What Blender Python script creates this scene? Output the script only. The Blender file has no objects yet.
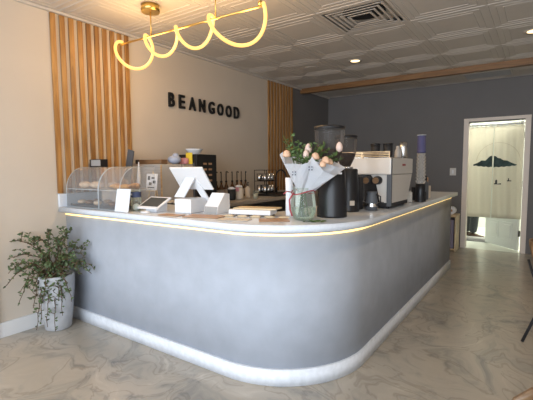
import bpy, bmesh, math, random
from mathutils import Vector, Matrix
random.seed(7)
PI = math.pi
C = bpy.context.scene.collection

# ------------------------------------------------------------------ materials
def mat(name, col, rough=.5, metal=0, emit=None, estr=0, spec=.5, alpha=1, var=0, scale=6, bump=0, coat=0, trans=0, ior=1.45, sheen=0, vscale=None):
    m = bpy.data.materials.new(name); m.use_nodes = True
    nt = m.node_tree; b = nt.nodes['Principled BSDF']
    b.inputs['Base Color'].default_value = (*col, 1); b.inputs['Roughness'].default_value = rough
    b.inputs['Metallic'].default_value = metal; b.inputs['Specular IOR Level'].default_value = spec
    b.inputs['Alpha'].default_value = alpha; b.inputs['Coat Weight'].default_value = coat
    b.inputs['Transmission Weight'].default_value = trans; b.inputs['IOR'].default_value = ior
    if emit: b.inputs['Emission Color'].default_value = (*emit, 1); b.inputs['Emission Strength'].default_value = estr
    tc = nt.nodes.new('ShaderNodeTexCoord')
    n = nt.nodes.new('ShaderNodeTexNoise'); n.inputs['Scale'].default_value = scale; n.inputs['Detail'].default_value = 5
    if vscale:
        mp = nt.nodes.new('ShaderNodeMapping'); mp.inputs['Scale'].default_value = vscale
        nt.links.new(tc.outputs['Object'], mp.inputs[0]); nt.links.new(mp.outputs[0], n.inputs['Vector'])
    else: nt.links.new(tc.outputs['Object'], n.inputs['Vector'])
    if var:
        r = nt.nodes.new('ShaderNodeValToRGB')
        r.color_ramp.elements[0].position = .3; r.color_ramp.elements[1].position = .7
        r.color_ramp.elements[0].color = (*[c*(1-var) for c in col], 1)
        r.color_ramp.elements[1].color = (*[min(1, c*(1+var)) for c in col], 1)
        nt.links.new(n.outputs['Fac'], r.inputs[0]); nt.links.new(r.outputs[0], b.inputs['Base Color'])
    if bump:
        bn = nt.nodes.new('ShaderNodeBump'); bn.inputs['Strength'].default_value = bump; bn.inputs['Distance'].default_value = .01
        nt.links.new(n.outputs['Fac'], bn.inputs['Height']); nt.links.new(bn.outputs[0], b.inputs['Normal'])
    return m

def clear_mat(name, col=(1, 1, 1), fac=.12, rough=.03, tint=None):
    """thin clear sheet: mostly see-through, with a gloss that grows at grazing angles"""
    m = bpy.data.materials.new(name); m.use_nodes = True; nt = m.node_tree
    for n in list(nt.nodes):
        if n.type != 'OUTPUT_MATERIAL': nt.nodes.remove(n)
    out = nt.nodes['Material Output']
    t = nt.nodes.new('ShaderNodeBsdfTransparent'); t.inputs[0].default_value = (*(tint or (1, 1, 1)), 1)
    g = nt.nodes.new('ShaderNodeBsdfPrincipled'); g.inputs['Base Color'].default_value = (*col, 1); g.inputs['Roughness'].default_value = rough
    mx = nt.nodes.new('ShaderNodeMixShader')
    lw = nt.nodes.new('ShaderNodeLayerWeight'); lw.inputs[0].default_value = .25
    ma = nt.nodes.new('ShaderNodeMath'); ma.operation = 'MULTIPLY_ADD'; ma.inputs[1].default_value = .6; ma.inputs[2].default_value = fac; ma.use_clamp = True
    nt.links.new(lw.outputs['Fresnel'], ma.inputs[0]); nt.links.new(ma.outputs[0], mx.inputs[0])
    nt.links.new(t.outputs[0], mx.inputs[1]); nt.links.new(g.outputs[0], mx.inputs[2]); nt.links.new(mx.outputs[0], out.inputs[0])
    return m

def wood_mat(name, dark, light, axis='z', rough=.45, scale=1.0):
    m = bpy.data.materials.new(name); m.use_nodes = True; nt = m.node_tree; b = nt.nodes['Principled BSDF']
    b.inputs['Roughness'].default_value = rough
    tc = nt.nodes.new('ShaderNodeTexCoord'); mp = nt.nodes.new('ShaderNodeMapping')
    s = {'z': (14, 14, 1.2), 'x': (1.2, 14, 14), 'y': (14, 1.2, 14)}[axis]
    mp.inputs['Scale'].default_value = [v*scale for v in s]
    n = nt.nodes.new('ShaderNodeTexNoise'); n.inputs['Scale'].default_value = 1.6; n.inputs['Detail'].default_value = 6; n.inputs['Distortion'].default_value = 1.2
    r = nt.nodes.new('ShaderNodeValToRGB'); r.color_ramp.elements[0].position = .32; r.color_ramp.elements[1].position = .68
    r.color_ramp.elements[0].color = (*dark, 1); r.color_ramp.elements[1].color = (*light, 1)
    nt.links.new(tc.outputs['Object'], mp.inputs[0]); nt.links.new(mp.outputs[0], n.inputs['Vector'])
    nt.links.new(n.outputs['Fac'], r.inputs[0]); nt.links.new(r.outputs[0], b.inputs['Base Color'])
    return m

def floor_mat():
    m = bpy.data.materials.new('marbled epoxy floor'); m.use_nodes = True; nt = m.node_tree; b = nt.nodes['Principled BSDF']
    tc = nt.nodes.new('ShaderNodeTexCoord')
    n0 = nt.nodes.new('ShaderNodeTexNoise'); n0.inputs['Scale'].default_value = 1.1; n0.inputs['Detail'].default_value = 3; n0.inputs['Distortion'].default_value = .8
    mixv = nt.nodes.new('ShaderNodeVectorMath'); mixv.operation = 'MULTIPLY_ADD'; mixv.inputs[1].default_value = (1.3, 1.3, 0)
    nt.links.new(tc.outputs['Object'], n0.inputs['Vector'])
    nt.links.new(n0.outputs['Color'], mixv.inputs[0]); nt.links.new(tc.outputs['Object'], mixv.inputs[2])
    n1 = nt.nodes.new('ShaderNodeTexNoise'); n1.inputs['Scale'].default_value = 2.7; n1.inputs['Detail'].default_value = 9; n1.inputs['Roughness'].default_value = .62; n1.inputs['Distortion'].default_value = 1.1
    nt.links.new(mixv.outputs[0], n1.inputs['Vector'])
    r = nt.nodes.new('ShaderNodeValToRGB'); e = r.color_ramp.elements
    e[0].position = .30; e[0].color = (.23, .215, .195, 1); e[1].position = .74; e[1].color = (.52, .465, .385, 1)
    a = e.new(.43); a.color = (.335, .305, .255, 1); a = e.new(.49); a.color = (.40, .35, .285, 1); a = e.new(.60); a.color = (.425, .372, .30, 1)
    nt.links.new(n1.outputs['Fac'], r.inputs[0])
    # thin dark veins
    n2 = nt.nodes.new('ShaderNodeTexNoise'); n2.inputs['Scale'].default_value = 1.5; n2.inputs['Detail'].default_value = 7; n2.inputs['Distortion'].default_value = 2.2
    nt.links.new(mixv.outputs[0], n2.inputs['Vector'])
    r2 = nt.nodes.new('ShaderNodeValToRGB'); e = r2.color_ramp.elements
    e[0].position = .475; e[0].color = (1, 1, 1, 1); e[1].position = .525; e[1].color = (1, 1, 1, 1); a = e.new(.50); a.color = (.74, .73, .72, 1)
    nt.links.new(n2.outputs['Fac'], r2.inputs[0])
    mx = nt.nodes.new('ShaderNodeMix'); mx.data_type = 'RGBA'; mx.blend_type = 'MULTIPLY'; mx.inputs[0].default_value = 1
    nt.links.new(r.outputs[0], mx.inputs[6]); nt.links.new(r2.outputs[0], mx.inputs[7]); nt.links.new(mx.outputs[2], b.inputs['Base Color'])
    b.inputs['Roughness'].default_value = .3; b.inputs['Coat Weight'].default_value = .15; b.inputs['Coat Roughness'].default_value = .15
    return m

M = {}
M['cream'] = mat('warm cream wall paint', (.56, .49, .41), .85, var=.02, scale=3, bump=.05)
M['dark_paint'] = mat('charcoal wall paint', (.160, .154, .153), .7, var=.03, scale=3)
M['ceiling'] = mat('white ceiling tile', (.54, .50, .45), .6, var=.02, scale=20)
M['floor'] = floor_mat()
M['white_trim'] = mat('white trim paint', (.66, .66, .66), .45, var=.02)
M['door_trim'] = mat('off white door casing paint', (.80, .71, .63), .5, var=.02)
M['plaster'] = mat('blue grey micro cement', (.385, .415, .470), .8, var=.06, scale=7, bump=.12)
M['quartz'] = mat('speckled white quartz', (.66, .70, .76), .25, var=.035, scale=70)
M['kick'] = mat('white marbled kick board', (.74, .77, .82), .45, var=.07, scale=30)
M['slat'] = wood_mat('golden slat wood', (.20, .088, .024), (.46, .24, .075))
M['beam'] = wood_mat('beam wood', (.16, .075, .025), (.26, .13, .045), 'x')
M['wood'] = wood_mat('light wood', (.38, .24, .12), (.60, .42, .23), 'x')
M['bamboo'] = wood_mat('pale bamboo', (.55, .42, .25), (.70, .56, .36), 'x')
M['walnut'] = wood_mat('walnut ply', (.12, .065, .03), (.22, .125, .06), 'x')
M['cork'] = wood_mat('brown menu board', (.34, .19, .105), (.47, .29, .17), 'x')
M['black'] = mat('satin black', (.012, .012, .014), .38)
M['matte_black'] = mat('matte black', (.02, .02, .022), .6, var=.1)
M['letter_black'] = mat('letter black', (.01, .01, .011), .45)
M['gold'] = mat('brushed gold', (.62, .42, .13), .3, metal=1)
M['brass'] = mat('warm brass rail', (.70, .50, .30), .35, metal=1)
M['steel'] = mat('steel', (.6, .6, .6), .25, metal=1)
M['white'] = mat('white plastic', (.74, .75, .77), .35)
M['machine_white'] = mat('machine pearl white', (.66, .62, .57), .3, coat=.2)
M['paper'] = mat('white paper', (.74, .76, .80), .75, var=.03, scale=12)
M['grey'] = mat('grey plastic', (.33, .32, .31), .55, var=.05)
M['light_grey'] = mat('light grey plastic', (.44, .42, .40), .55, var=.05)
M['dark_grey'] = mat('dark grey plastic', (.085, .09, .10), .5, var=.06)
M['screen'] = mat('dark screen glass', (.055, .06, .058), .12)
M['neon'] = mat('led tube', (.10, .08, .03), .6, emit=(1, .56, .15), estr=1.7)
M['led'] = mat('warm led strip', (1, .85, .55), .5, emit=(1, .64, .20), estr=2.0)
M['lamp'] = mat('downlight lens', (1, .9, .7), .5, emit=(1, .74, .36), estr=2.6)
M['clear'] = clear_mat('clear acrylic', (.9, .93, .95), .06)
M['acrylic'] = clear_mat('acrylic sheet', (.8, .8, .8), .10)
M['acrylic_edge'] = mat('acrylic edge', (.55, .58, .60), .2, alpha=.75)
M['glass'] = clear_mat('clear glass', (.85, .9, .88), .08, tint=(.86, .90, .84))
M['smoke'] = clear_mat('smoked hopper plastic', (.30, .28, .27), .10, tint=(.80, .77, .74))
M['beans'] = mat('coffee beans', (.045, .022, .012), .45, var=.5, scale=90, bump=.8)
M['sleeve'] = clear_mat('cloudy cup stack', (.8, .75, .68), .22, .2)
M['purple'] = mat('violet cup paper', (.085, .085, .185), .5, var=.1)
M['leaf'] = mat('leaf green', (.075, .125, .035), .5, var=.4, scale=12)
M['leaf_dark'] = mat('small succulent leaf', (.085, .125, .05), .5, var=.35, scale=14)
M['stem'] = mat('plant stem', (.11, .065, .035), .7, var=.2)
M['pot'] = mat('white stone pot', (.47, .48, .50), .55, var=.16, scale=9, bump=.5)
M['soil'] = mat('potting soil', (.05, .035, .025), .95, var=.3, scale=60, bump=.6)
M['peach'] = mat('peach rose', (.66, .42, .28), .6, var=.1, scale=20)
M['tulip'] = mat('pale tulip', (.66, .50, .43), .55, var=.06)
M['red'] = mat('dusty red ribbon', (.34, .06, .07), .5)
M['pink'] = mat('pink bag', (.60, .28, .32), .6)
M['yellow'] = mat('yellow bag', (.66, .52, .05), .5, var=.1)
M['blue_bag'] = mat('pale blue bag', (.33, .38, .50), .5, var=.15, scale=10)
M['bread'] = mat('baked crust', (.48, .25, .08), .6, var=.3, scale=30, bump=.3)
M['pale_bread'] = mat('pale sugared bread', (.52, .38, .26), .7, var=.2, scale=30, bump=.3)
M['dark_bread'] = mat('dark glazed pastry', (.17, .085, .04), .5, var=.3, scale=40)
M['tray'] = mat('dark tray', (.05, .045, .045), .5)
M['navy'] = mat('navy label', (.05, .07, .15), .6)
M['ink'] = mat('grey ink', (.16, .18, .22), .8)
M['dark_ink'] = mat('dark ink', (.05, .055, .06), .8)
M['mist'] = mat('pale printed circle', (.55, .53, .47), .85)
M['mountain'] = mat('dark green mountain print', (.055, .09, .085), .85, var=.3, scale=12)
M['linen'] = mat('off white linen', (.76, .74, .67), .9, var=.03, scale=30, bump=.1)
M['back_wall'] = mat('pale back room paint', (.74, .76, .70), .7)
M['back_floor'] = mat('pale back room floor', (.66, .68, .61), .4, var=.04)
M['door_white'] = mat('white door paint', (.70, .73, .70), .45)
M['cabinet'] = mat('beige cabinet laminate', (.36, .31, .26), .5, var=.03)
M['stone_top'] = mat('beige back counter top', (.40, .35, .30), .35, var=.08, scale=40)
M['bean_bag'] = mat('printed bag', (.35, .3, .25), .6)
M['cream_foam'] = mat('cream paper', (.62, .56, .48), .7)
M['amber'] = mat('amber syrup bottle', (.09, .042, .015), .25, var=.2)
M['denim'] = mat('grey trousers cloth', (.05, .056, .06), .85, var=.15, scale=50)
M['skin'] = mat('skin', (.55, .36, .26), .55)
M['hair'] = mat('dark hair', (.03, .022, .018), .6, var=.3, scale=60)
M['shirt'] = mat('dark green shirt cloth', (.10, .12, .11), .85, var=.1, scale=40)
M['brown_shoe'] = mat('brown shoe leather', (.09, .05, .03), .5, var=.2)
M['sole'] = mat('grey shoe sole', (.30, .31, .30), .7)
M['violet_panel'] = mat('violet grey liner', (.24, .22, .30), .5, var=.1)
M['red_mark'] = mat('red badge', (.32, .04, .04), .4)
M['switch'] = mat('switch plate', (.62, .60, .56), .4)

for _n, _c in (('linen', (.86, .83, .74, 1)), ('mist', (.66, .62, .55, 1))):
    _nt = M[_n].node_tree; _b = _nt.nodes['Principled BSDF']; _o = _nt.nodes['Material Output']
    _t = _nt.nodes.new('ShaderNodeBsdfTranslucent'); _t.inputs[0].default_value = _c; _m = _nt.nodes.new('ShaderNodeMixShader'); _m.inputs[0].default_value = .6 if _n == 'linen' else .9
    _nt.links.new(_b.outputs[0], _m.inputs[1]); _nt.links.new(_t.outputs[0], _m.inputs[2]); _nt.links.new(_m.outputs[0], _o.inputs[0])

# ------------------------------------------------------------------ mesh helper
class MB:
    def __init__(s, *mats): s.bm = bmesh.new(); s.mats = [M[m] for m in mats] or [M['white']]; s.mi = 0
    def use(s, i): s.mi = i; return s
    def _f(s, vs, smooth=False):
        try:
            f = s.bm.faces.new(vs); f.material_index = s.mi; f.smooth = smooth; return f
        except ValueError: return None
    def box(s, x0, x1, y0, y1, z0, z1, bev=0, mtx=None):
        t = bmesh.new()
        v = [t.verts.new((x, y, z)) for z in (z0, z1) for x, y in ((x0, y0), (x1, y0), (x1, y1), (x0, y1))]
        for q in ((3, 2, 1, 0), (4, 5, 6, 7), (0, 1, 5, 4), (1, 2, 6, 5), (2, 3, 7, 6), (3, 0, 4, 7)): t.faces.new([v[i] for i in q])
        if bev: bmesh.ops.bevel(t, geom=list(t.edges), offset=bev, segments=2, affect='EDGES', profile=.6)
        s.merge(t, mtx, smooth=False); return s
    def merge(s, t, mtx=None, smooth=False):
        mp = {}
        for v in t.verts: mp[v] = s.bm.verts.new(mtx @ v.co if mtx else v.co)
        for f in t.faces: s._f([mp[v] for v in f.verts], smooth)
        t.free()
    def lathe(s, prof, n=24, o=(0, 0, 0), cap=True, smooth=True, sx=1, sy=1, mtx=None):
        rings = []
        for r, z in prof:
            ring = []
            for k in range(n):
                a = 2*PI*k/n; p = Vector((o[0]+r*sx*math.cos(a), o[1]+r*sy*math.sin(a), o[2]+z))
                ring.append(s.bm.verts.new(mtx @ p if mtx else p))
            rings.append(ring)
        for a, b in zip(rings, rings[1:]):
            for k in range(n): s._f([a[k], a[(k+1) % n], b[(k+1) % n], b[k]], smooth)
        if cap:
            s._f(list(reversed(rings[0]))); s._f(rings[-1])
        return s
    def tube(s, pts, r, n=8, closed=False, smooth=True, rs=None):
        pts = [Vector(p) for p in pts]; rings = []; up = None
        for i, p in enumerate(pts):
            a = pts[i-1] if (i > 0 or closed) else p; b = pts[(i+1) % len(pts)] if (i < len(pts)-1 or closed) else p
            t = (b-a).normalized()
            if up is None:
                up = Vector((0, 0, 1)) if abs(t.z) < .9 else Vector((1, 0, 0))
            sd = t.cross(up)
            if sd.length < 1e-5: sd = t.cross(Vector((1, 0, 0)))
            sd.normalize(); up = sd.cross(t).normalized(); rr = rs[i] if rs else r
            rings.append([s.bm.verts.new(p+sd*rr*math.cos(2*PI*k/n)+up*rr*math.sin(2*PI*k/n)) for k in range(n)])
        for a, b in zip(rings, rings[1:]):
            for k in range(n): s._f([a[k], b[k], b[(k+1) % n], a[(k+1) % n]], smooth)
        if closed:
            a, b = rings[-1], rings[0]
            for k in range(n): s._f([a[k], b[k], b[(k+1) % n], a[(k+1) % n]], smooth)
        else: s._f(rings[0]); s._f(list(reversed(rings[-1])))
        return s
    def prism(s, poly, h0, h1, axis='z', smooth=False):
        """poly in the plane square to axis: z -> (x,y); x -> (y,z); y -> (x,z)"""
        def P(a, b, h): return {'z': (a, b, h), 'x': (h, a, b), 'y': (a, h, b)}[axis]
        lo = [s.bm.verts.new(P(a, b, h0)) for a, b in poly]; hi = [s.bm.verts.new(P(a, b, h1)) for a, b in poly]
        n = len(poly)
        for k in range(n): s._f([lo[k], lo[(k+1) % n], hi[(k+1) % n], hi[k]], smooth)
        s._f(list(reversed(lo))); s._f(hi); return s
    def ribbon(s, outer, inner, z0, z1, closed=False):
        """solid between two matching plan polylines"""
        n = len(outer); V = lambda p, z: s.bm.verts.new((p[0], p[1], z))
        a = [V(p, z0) for p in outer]; b = [V(p, z1) for p in outer]; c = [V(p, z0) for p in inner]; d = [V(p, z1) for p in inner]
        for k in range(n-1):
            s._f([a[k], a[k+1], b[k+1], b[k]], True); s._f([c[k+1], c[k], d[k], d[k+1]], True)
            s._f([b[k], b[k+1], d[k+1], d[k]]); s._f([a[k+1], a[k], c[k], c[k+1]])
        s._f([a[0], b[0], d[0], c[0]]); s._f([a[-1], c[-1], d[-1], b[-1]]); return s
    def ball(s, c, r, sx=1, sy=1, sz=1, n=12, mtx=None):
        t = bmesh.new(); bmesh.ops.create_uvsphere(t, u_segments=n, v_segments=max(6, n//2+2), radius=r)
        m = Matrix.Translation(c) @ (mtx or Matrix.Identity(4)) @ Matrix.Diagonal((sx, sy, sz, 1))
        s.merge(t, m, True); return s
    def build(s, name, parent=None, loc=None, rz=None, fix=True):
        if fix: bmesh.ops.recalc_face_normals(s.bm, faces=s.bm.faces[:])
        me = bpy.data.meshes.new(name); s.bm.to_mesh(me); s.bm.free()
        for m in s.mats: me.materials.append(m)
        o = bpy.data.objects.new(name, me); C.objects.link(o)
        if parent: o.parent = parent
        if loc: o.location = loc
        if rz: o.rotation_euler.z = rz
        # sharp-edge shading so that smooth faces meet flat ones crisply
        return o

def tag(o, label, cat, group=None, kind=None):
    o['label'] = label; o['category'] = cat
    if group: o['group'] = group
    if kind: o['kind'] = kind
    return o
def thing(name, label, cat, loc=(0, 0, 0), rz=0, group=None):
    o = bpy.data.objects.new(name, None); C.objects.link(o); o.location = loc; o.rotation_euler.z = rz
    return tag(o, label, cat, group)
def struct(o): o['kind'] = 'structure'; return o
def dup(root, loc, rz, label, group=None):
    r = root.copy(); C.objects.link(r); r.location = loc; r.rotation_euler.z = rz; r['label'] = label
    if group: r['group'] = group
    for ch in list(root.children):
        c = ch.copy(); C.objects.link(c); c.parent = r
        for g in ch.children:
            d = g.copy(); C.objects.link(d); d.parent = c
    return r
def RX(a): return Matrix.Rotation(a, 4, 'X')
def RY(a): return Matrix.Rotation(a, 4, 'Y')
def RZ(a): return Matrix.Rotation(a, 4, 'Z')
def T(*v): return Matrix.Translation(v)

# ------------------------------------------------------------------ room shell
H = 2.672; YF = 7.13; YB = -1.8; XR = 6.4
struct(MB('floor').box(-.1, XR+.1, YB-.1, YF, -.1, 0).build('floor'))
struct(MB('back_floor').box(1.2, 4.6, YF, 9.8, -.1, 0).build('floor_back'))
b = MB('cream', 'dark_paint'); b.box(-.1, 0, YB, 5.79, 0, H+.1); b.use(1).box(-.1, 0, 5.79, YF, 0, H+.1); struct(b.build('wall_left'))
# far wall with a door opening
DX0, DX1, DZ = 2.47, 3.25, 2.03
b = MB('dark_paint'); b.box(-.1, DX0, YF, YF+.12, 0, H+.1); b.box(DX1, XR+.1, YF, YF+.12, 0, H+.1); b.box(DX0, DX1, YF, YF+.12, DZ, H+.1)
struct(b.build('wall_far'))
struct(MB('cream').box(XR, XR+.1, YB, YF, 0, H+.1).build('wall_right'))
# shop front behind the camera: low wall, wide window
b = MB('cream'); b.box(0, XR, YB-.1, YB, 0, .35); b.box(0, XR, YB-.1, YB, 2.5, H+.1)
for x0, x1 in ((0, .25), (XR-.4, XR)): b.box(x0, x1, YB-.1, YB, .35, 2.5)
struct(b.build('wall_front'))
wf = MB('matte_black'); X0, X1 = .25, XR-.4
for x in (X0, X0+(X1-X0)/3, X0+2*(X1-X0)/3, X1): wf.box(x-.03, x+.03, YB-.08, YB-.02, .35, 2.5)
wf.box(X0, X1, YB-.08, YB-.02, .35, .41); wf.box(X0, X1, YB-.08, YB-.02, 2.44, 2.5)
wfo = struct(wf.build('window_1'))
struct(MB('clear').box(X0, X1, YB-.055, YB-.05, .4, 2.45).build('window_pane', wfo))
# back room beyond the door
b = MB('back_wall'); b.box(1.2, 1.3, YF+.12, 9.8, 0, H); b.box(4.5, 4.6, YF+.12, 9.8, 0, H); b.box(1.2, 4.6, 9.8, 9.9, 0, H); struct(b.build('wall_back_room'))
struct(MB('back_wall').box(1.2, 4.6, YF+.12, 9.9, H, H+.1).build('ceiling_back_room'))

# ceiling of embossed tiles
P = .6265; PY = .668; GX0 = 1.778-3*P; GY0 = 3.88
VX, VY = 1.778, GY0-PY        # the vent's tile
b = MB('ceiling', 'matte_black')
def tile(x0, y0, x1, y1):
    prof = [(0, .0), (.011, 0), (.012, .0034), (.056, .0034), (.057, .0008), (.064, .0008), (.065, .0034), (.112, .0034), (.113, .0012), (.119, .0012), (.120, .0040)]
    rings = []
    cx, cy, hx, hy = (x0+x1)/2, (y0+y1)/2, (x1-x0)/2, (y1-y0)/2
    for d, z in prof:
        d = min(d, min(hx, hy)*.9)
        rings.append([b.bm.verts.new((cx+sx*(hx-d), cy+sy*(hy-d), H+z)) for sx, sy in ((-1, -1), (1, -1), (1, 1), (-1, 1))])
    for a, c in zip(rings, rings[1:]):
        for k in range(4): b._f([a[k], c[k], c[(k+1) % 4], a[(k+1) % 4]])
    b._f(list(reversed(rings[-1])))
i = 0
y = GY0-10*PY
while y < YF-.02:
    x = GX0-P
    while x < XR:
        x0, x1, y0, y1 = max(x, 0), min(x+P, XR), max(y, YB), min(y+PY, YF)
        if x1-x0 > .04 and y1-y0 > .04 and not (abs(x-VX) < .1 and abs(y-VY) < .1): tile(x0, y0, x1, y1)
        x += P
    y += PY
b.box(0, XR, YB, YF, H+.22, H+.30)
bmesh.ops.remove_doubles(b.bm, verts=b.bm.verts[:], dist=.0005)
struct(b.build('ceiling', fix=False))
struct(MB('beam').box(0, XR, 6.03, 6.13, H-.075, H+.005, .004).build('trim_1'))
struct(MB('white_trim').box(0, .022, YB, 1.30, 0, .12, .004).box(0, .022, 1.30, 1.86, 0, .12, .004).build('baseboard_left'))
struct(MB('dark_paint').box(DX1+.1, XR, YF-.018, YF, 0, .11, .003).build('baseboard_far'))
# crown strip between wall and ceiling
struct(MB('ceiling').box(0, .03, YB, YF, H-.02, H+.002, .004).build('trim_2'))
# casing of a door just beyond the left edge of the picture
struct(MB('white_trim').box(0, .03, 1.19, 1.275, 0, 1.02, .004).build('trim_3'))

# door opening, casing, open leaf
b = MB('door_trim'); w = .062
b.box(DX0-w, DX0+.012, YF-.02, YF+.14, 0, DZ+.012, .004); b.box(DX1-.012, DX1+w, YF-.02, YF+.14, 0, DZ+.012, .004)
b.box(DX0-w, DX1+w, YF-.02, YF+.14, DZ+.0125, DZ+w, .004); struct(b.build('trim_4'))
dr = bpy.data.objects.new('door_1', None); C.objects.link(dr); dr.location = (DX1-.03, YF+.15, .012); dr.rotation_euler.z = PI-math.radians(48); struct(dr)
b = MB('door_white'); W_, D_ = .74, .036
b.box(0, W_, 0, D_, 0, DZ-.02, .002)
for (x0, x1) in ((.1, .33), (.41, .64)):
    for (z0, z1) in ((.14, .42), (.50, 1.16), (1.24, 1.86)):
        for yy, s_ in ((0, -1), (D_, 1)):
            b.box(x0, x1, min(yy, yy+s_*.006), max(yy, yy+s_*.006), z0, z1, .004)
            b.box(x0+.04, x1-.04, min(yy, yy+s_*.012), max(yy, yy+s_*.012), z0+.04, z1-.04, .004)
struct(b.build('door_leaf', dr))
b = MB('steel'); b.lathe([(.026, 0), (.026, .008), (.01, .01), (.01, .04), (.026, .05), (.026, .07), (.015, .08)], 16, mtx=T(W_-.06, D_, .95) @ RX(-PI/2)); struct(b.build('door_handle', dr))
b = MB('matte_black')
for z in (.22, 1.0, 1.75): b.box(-.014, .006, -.004, .02, z, z+.09, .002)
struct(b.build('door_hinge', dr))

# ------------------------------------------------------------------ wooden slats on the wall
def slats(y0, n, z0, label, pitch=.0845):
    b = MB('slat')
    for k in range(n):
        y = y0+k*pitch; b.box(0.001, .018, y, y+.045, z0, H-.024, .002)
    return tag(b.build('slat_panel'), label, 'wall panel')
slats(1.795, 10, 1.118, 'golden vertical wood slats on the cream wall above the pastry case', .081)
slats(5.04, 9, .97, 'golden vertical wood slats further back, right of the black lettering')

# sign letters
sg = thing('wall_sign', 'black raised capital letters spelling BEANGOOD on the beige wall', 'sign', (0, 3.69, 2.085))
for ch, y0, y1, zt, zb in (('B', 3.069, 3.152, 2.176, 2.02), ('E', 3.222, 3.312, 2.172, 2.018), ('A', 3.379, 3.489, 2.168, 2.015), ('N', 3.548, 3.650, 2.166, 2.014),
                       ('G', 3.715, 3.82, 2.162, 2.010), ('O', 3.880, 3.990, 2.158, 2.006), ('O', 4.044, 4.155, 2.154, 2.002), ('D', 4.210, 4.318, 2.152, 1.998)):
    cu = bpy.data.curves.new('letter', 'FONT'); cu.body = ch; cu.extrude = .01; cu.offset = .022; cu.size = 1
    tmp = bpy.data.objects.new('tmp', cu); me = bpy.data.meshes.new_from_object(tmp); bpy.data.objects.remove(tmp); bpy.data.curves.remove(cu)
    xs = [v.co.x for v in me.vertices]; ys = [v.co.y for v in me.vertices]
    ax, bx, ay, by = min(xs), max(xs), min(ys), max(ys)
    for v in me.vertices:
        u = (v.co.x-ax)/(bx-ax); t = (v.co.y-ay)/(by-ay); d = .011 if v.co.z < 0 else .032
        v.co = (d, y0+u*(y1-y0)-3.69, zb+t*(zt-zb)-2.085)
    me.materials.append(M['letter_black']); o = bpy.data.objects.new('letter', me); C.objects.link(o); o.parent = sg

# ------------------------------------------------------------------ the curved bar
YP, XP, R, YC, ZT = 1.862, 2.517, .644, 5.583, .998
def path(off, x0=0.0, yend=YC, n=28):
    """plan line of the bar front pushed out by off"""
    r = R+off; cx, cy = XP-R, YP+R
    pts = [(x0, cy-r)]+[(cx*k/4, cy-r) for k in (1, 2, 3)]
    pts += [(cx+r*math.sin(a), cy-r*math.cos(a)) for a in [PI/2*k/n for k in range(n+1)]]
    y0 = cy
    pts += [(cx+r, y0+(yend-y0)*k/4) for k in (1, 2, 3, 4)]
    return pts
OV = .065
bc = thing('bar_counter', 'long bar base clad in smooth blue-grey plaster with a rounded corner', 'counter', (0, 0, 0))
MB('plaster').ribbon(path(0, .001), path(-.05, .001), 0.0, ZT-.045).build('front_panel', bc)
MB('plaster').box(XP-.60, XP-.052, YC-.04, YC, 0, ZT-.045, .002).build('end_panel', bc)
MB('kick').ribbon(path(.016, .024, YC+.0), path(.0005, .024, YC+.0), 0, .105).build('kick_board', bc)
MB('led').ribbon(path(.006, .004, YC), path(.001, .004, YC), ZT-.073, ZT-.0610).build('led_strip', bc)
b = MB('cabinet'); b.box(.02, XP-.62, 2.40, 2.43, .0, ZT-.045); b.box(XP-.62, XP-.59, 2.43, YC-.05, 0, ZT-.045); b.build('staff_side_panel', bc)
def wpath(off, x0, n=28):
    return path(off, x0, YC+.07, n)
inner_r = .06
wi = []
cx, cy = XP-R, YP+R
outer = wpath(OV, .001)
ix, iy = XP-.66, YP+.62
# inner edge with as many points as the outer one
inner = [(.001, iy)]+[((ix-.06)*k/4, iy) for k in (1, 2, 3)]
inner += [(ix-.06+.06*math.sin(a), iy+.06-.06*math.cos(a)) for a in [PI/2*k/28 for k in range(29)]]
inner += [(ix, iy+.06+(YC+.07-iy-.06)*k/4) for k in (1, 2, 3, 4)]
wt = tag(MB('quartz').ribbon(outer, inner, ZT-.044, ZT).build('worktop'), 'pale speckled stone worktop running round the curved bar', 'worktop')
MB('quartz').box(.001, .028, YP-OV, iy-.02, ZT+.0005, ZT+.115, .003).build('upstand', wt)

# back counter under the lettering
bk = thing('back_counter', 'beige cabinet run against the wall behind the bar', 'cabinet', (0, 0, 0))
BZ = .945
MB('cabinet').box(.01, .62, 2.55, 5.9, .08, BZ-.042).build('body', bk)
for k in range(5):
    y0 = 2.56+k*.667
    if k in (1, 2): continue
    d = MB('cabinet').box(.622, .640, y0, y0+.655, .10, BZ-.05, .003).build('door', bk)
    MB('steel').tube([(.642, y0+.05, .78), (.665, y0+.05, .78), (.665, y0+.05, .64), (.642, y0+.05, .64)], .005).build('handle', d)
f = tag(MB('black', 'matte_black').box(.622, .655, 3.23, 4.55, .10, BZ-.05, .004).build('undercounter_fridge'), 'black fridge front under the back counter', 'fridge')
MB('steel').tube([(.657, 3.85, .80), (.675, 3.85, .80), (.675, 3.85, .45), (.657, 3.85, .45)], .006).build('handle', f)
MB('stone_top').box(.01, .66, 2.53, 5.92, BZ-.04, BZ, .004).build('countertop', bk)

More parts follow.
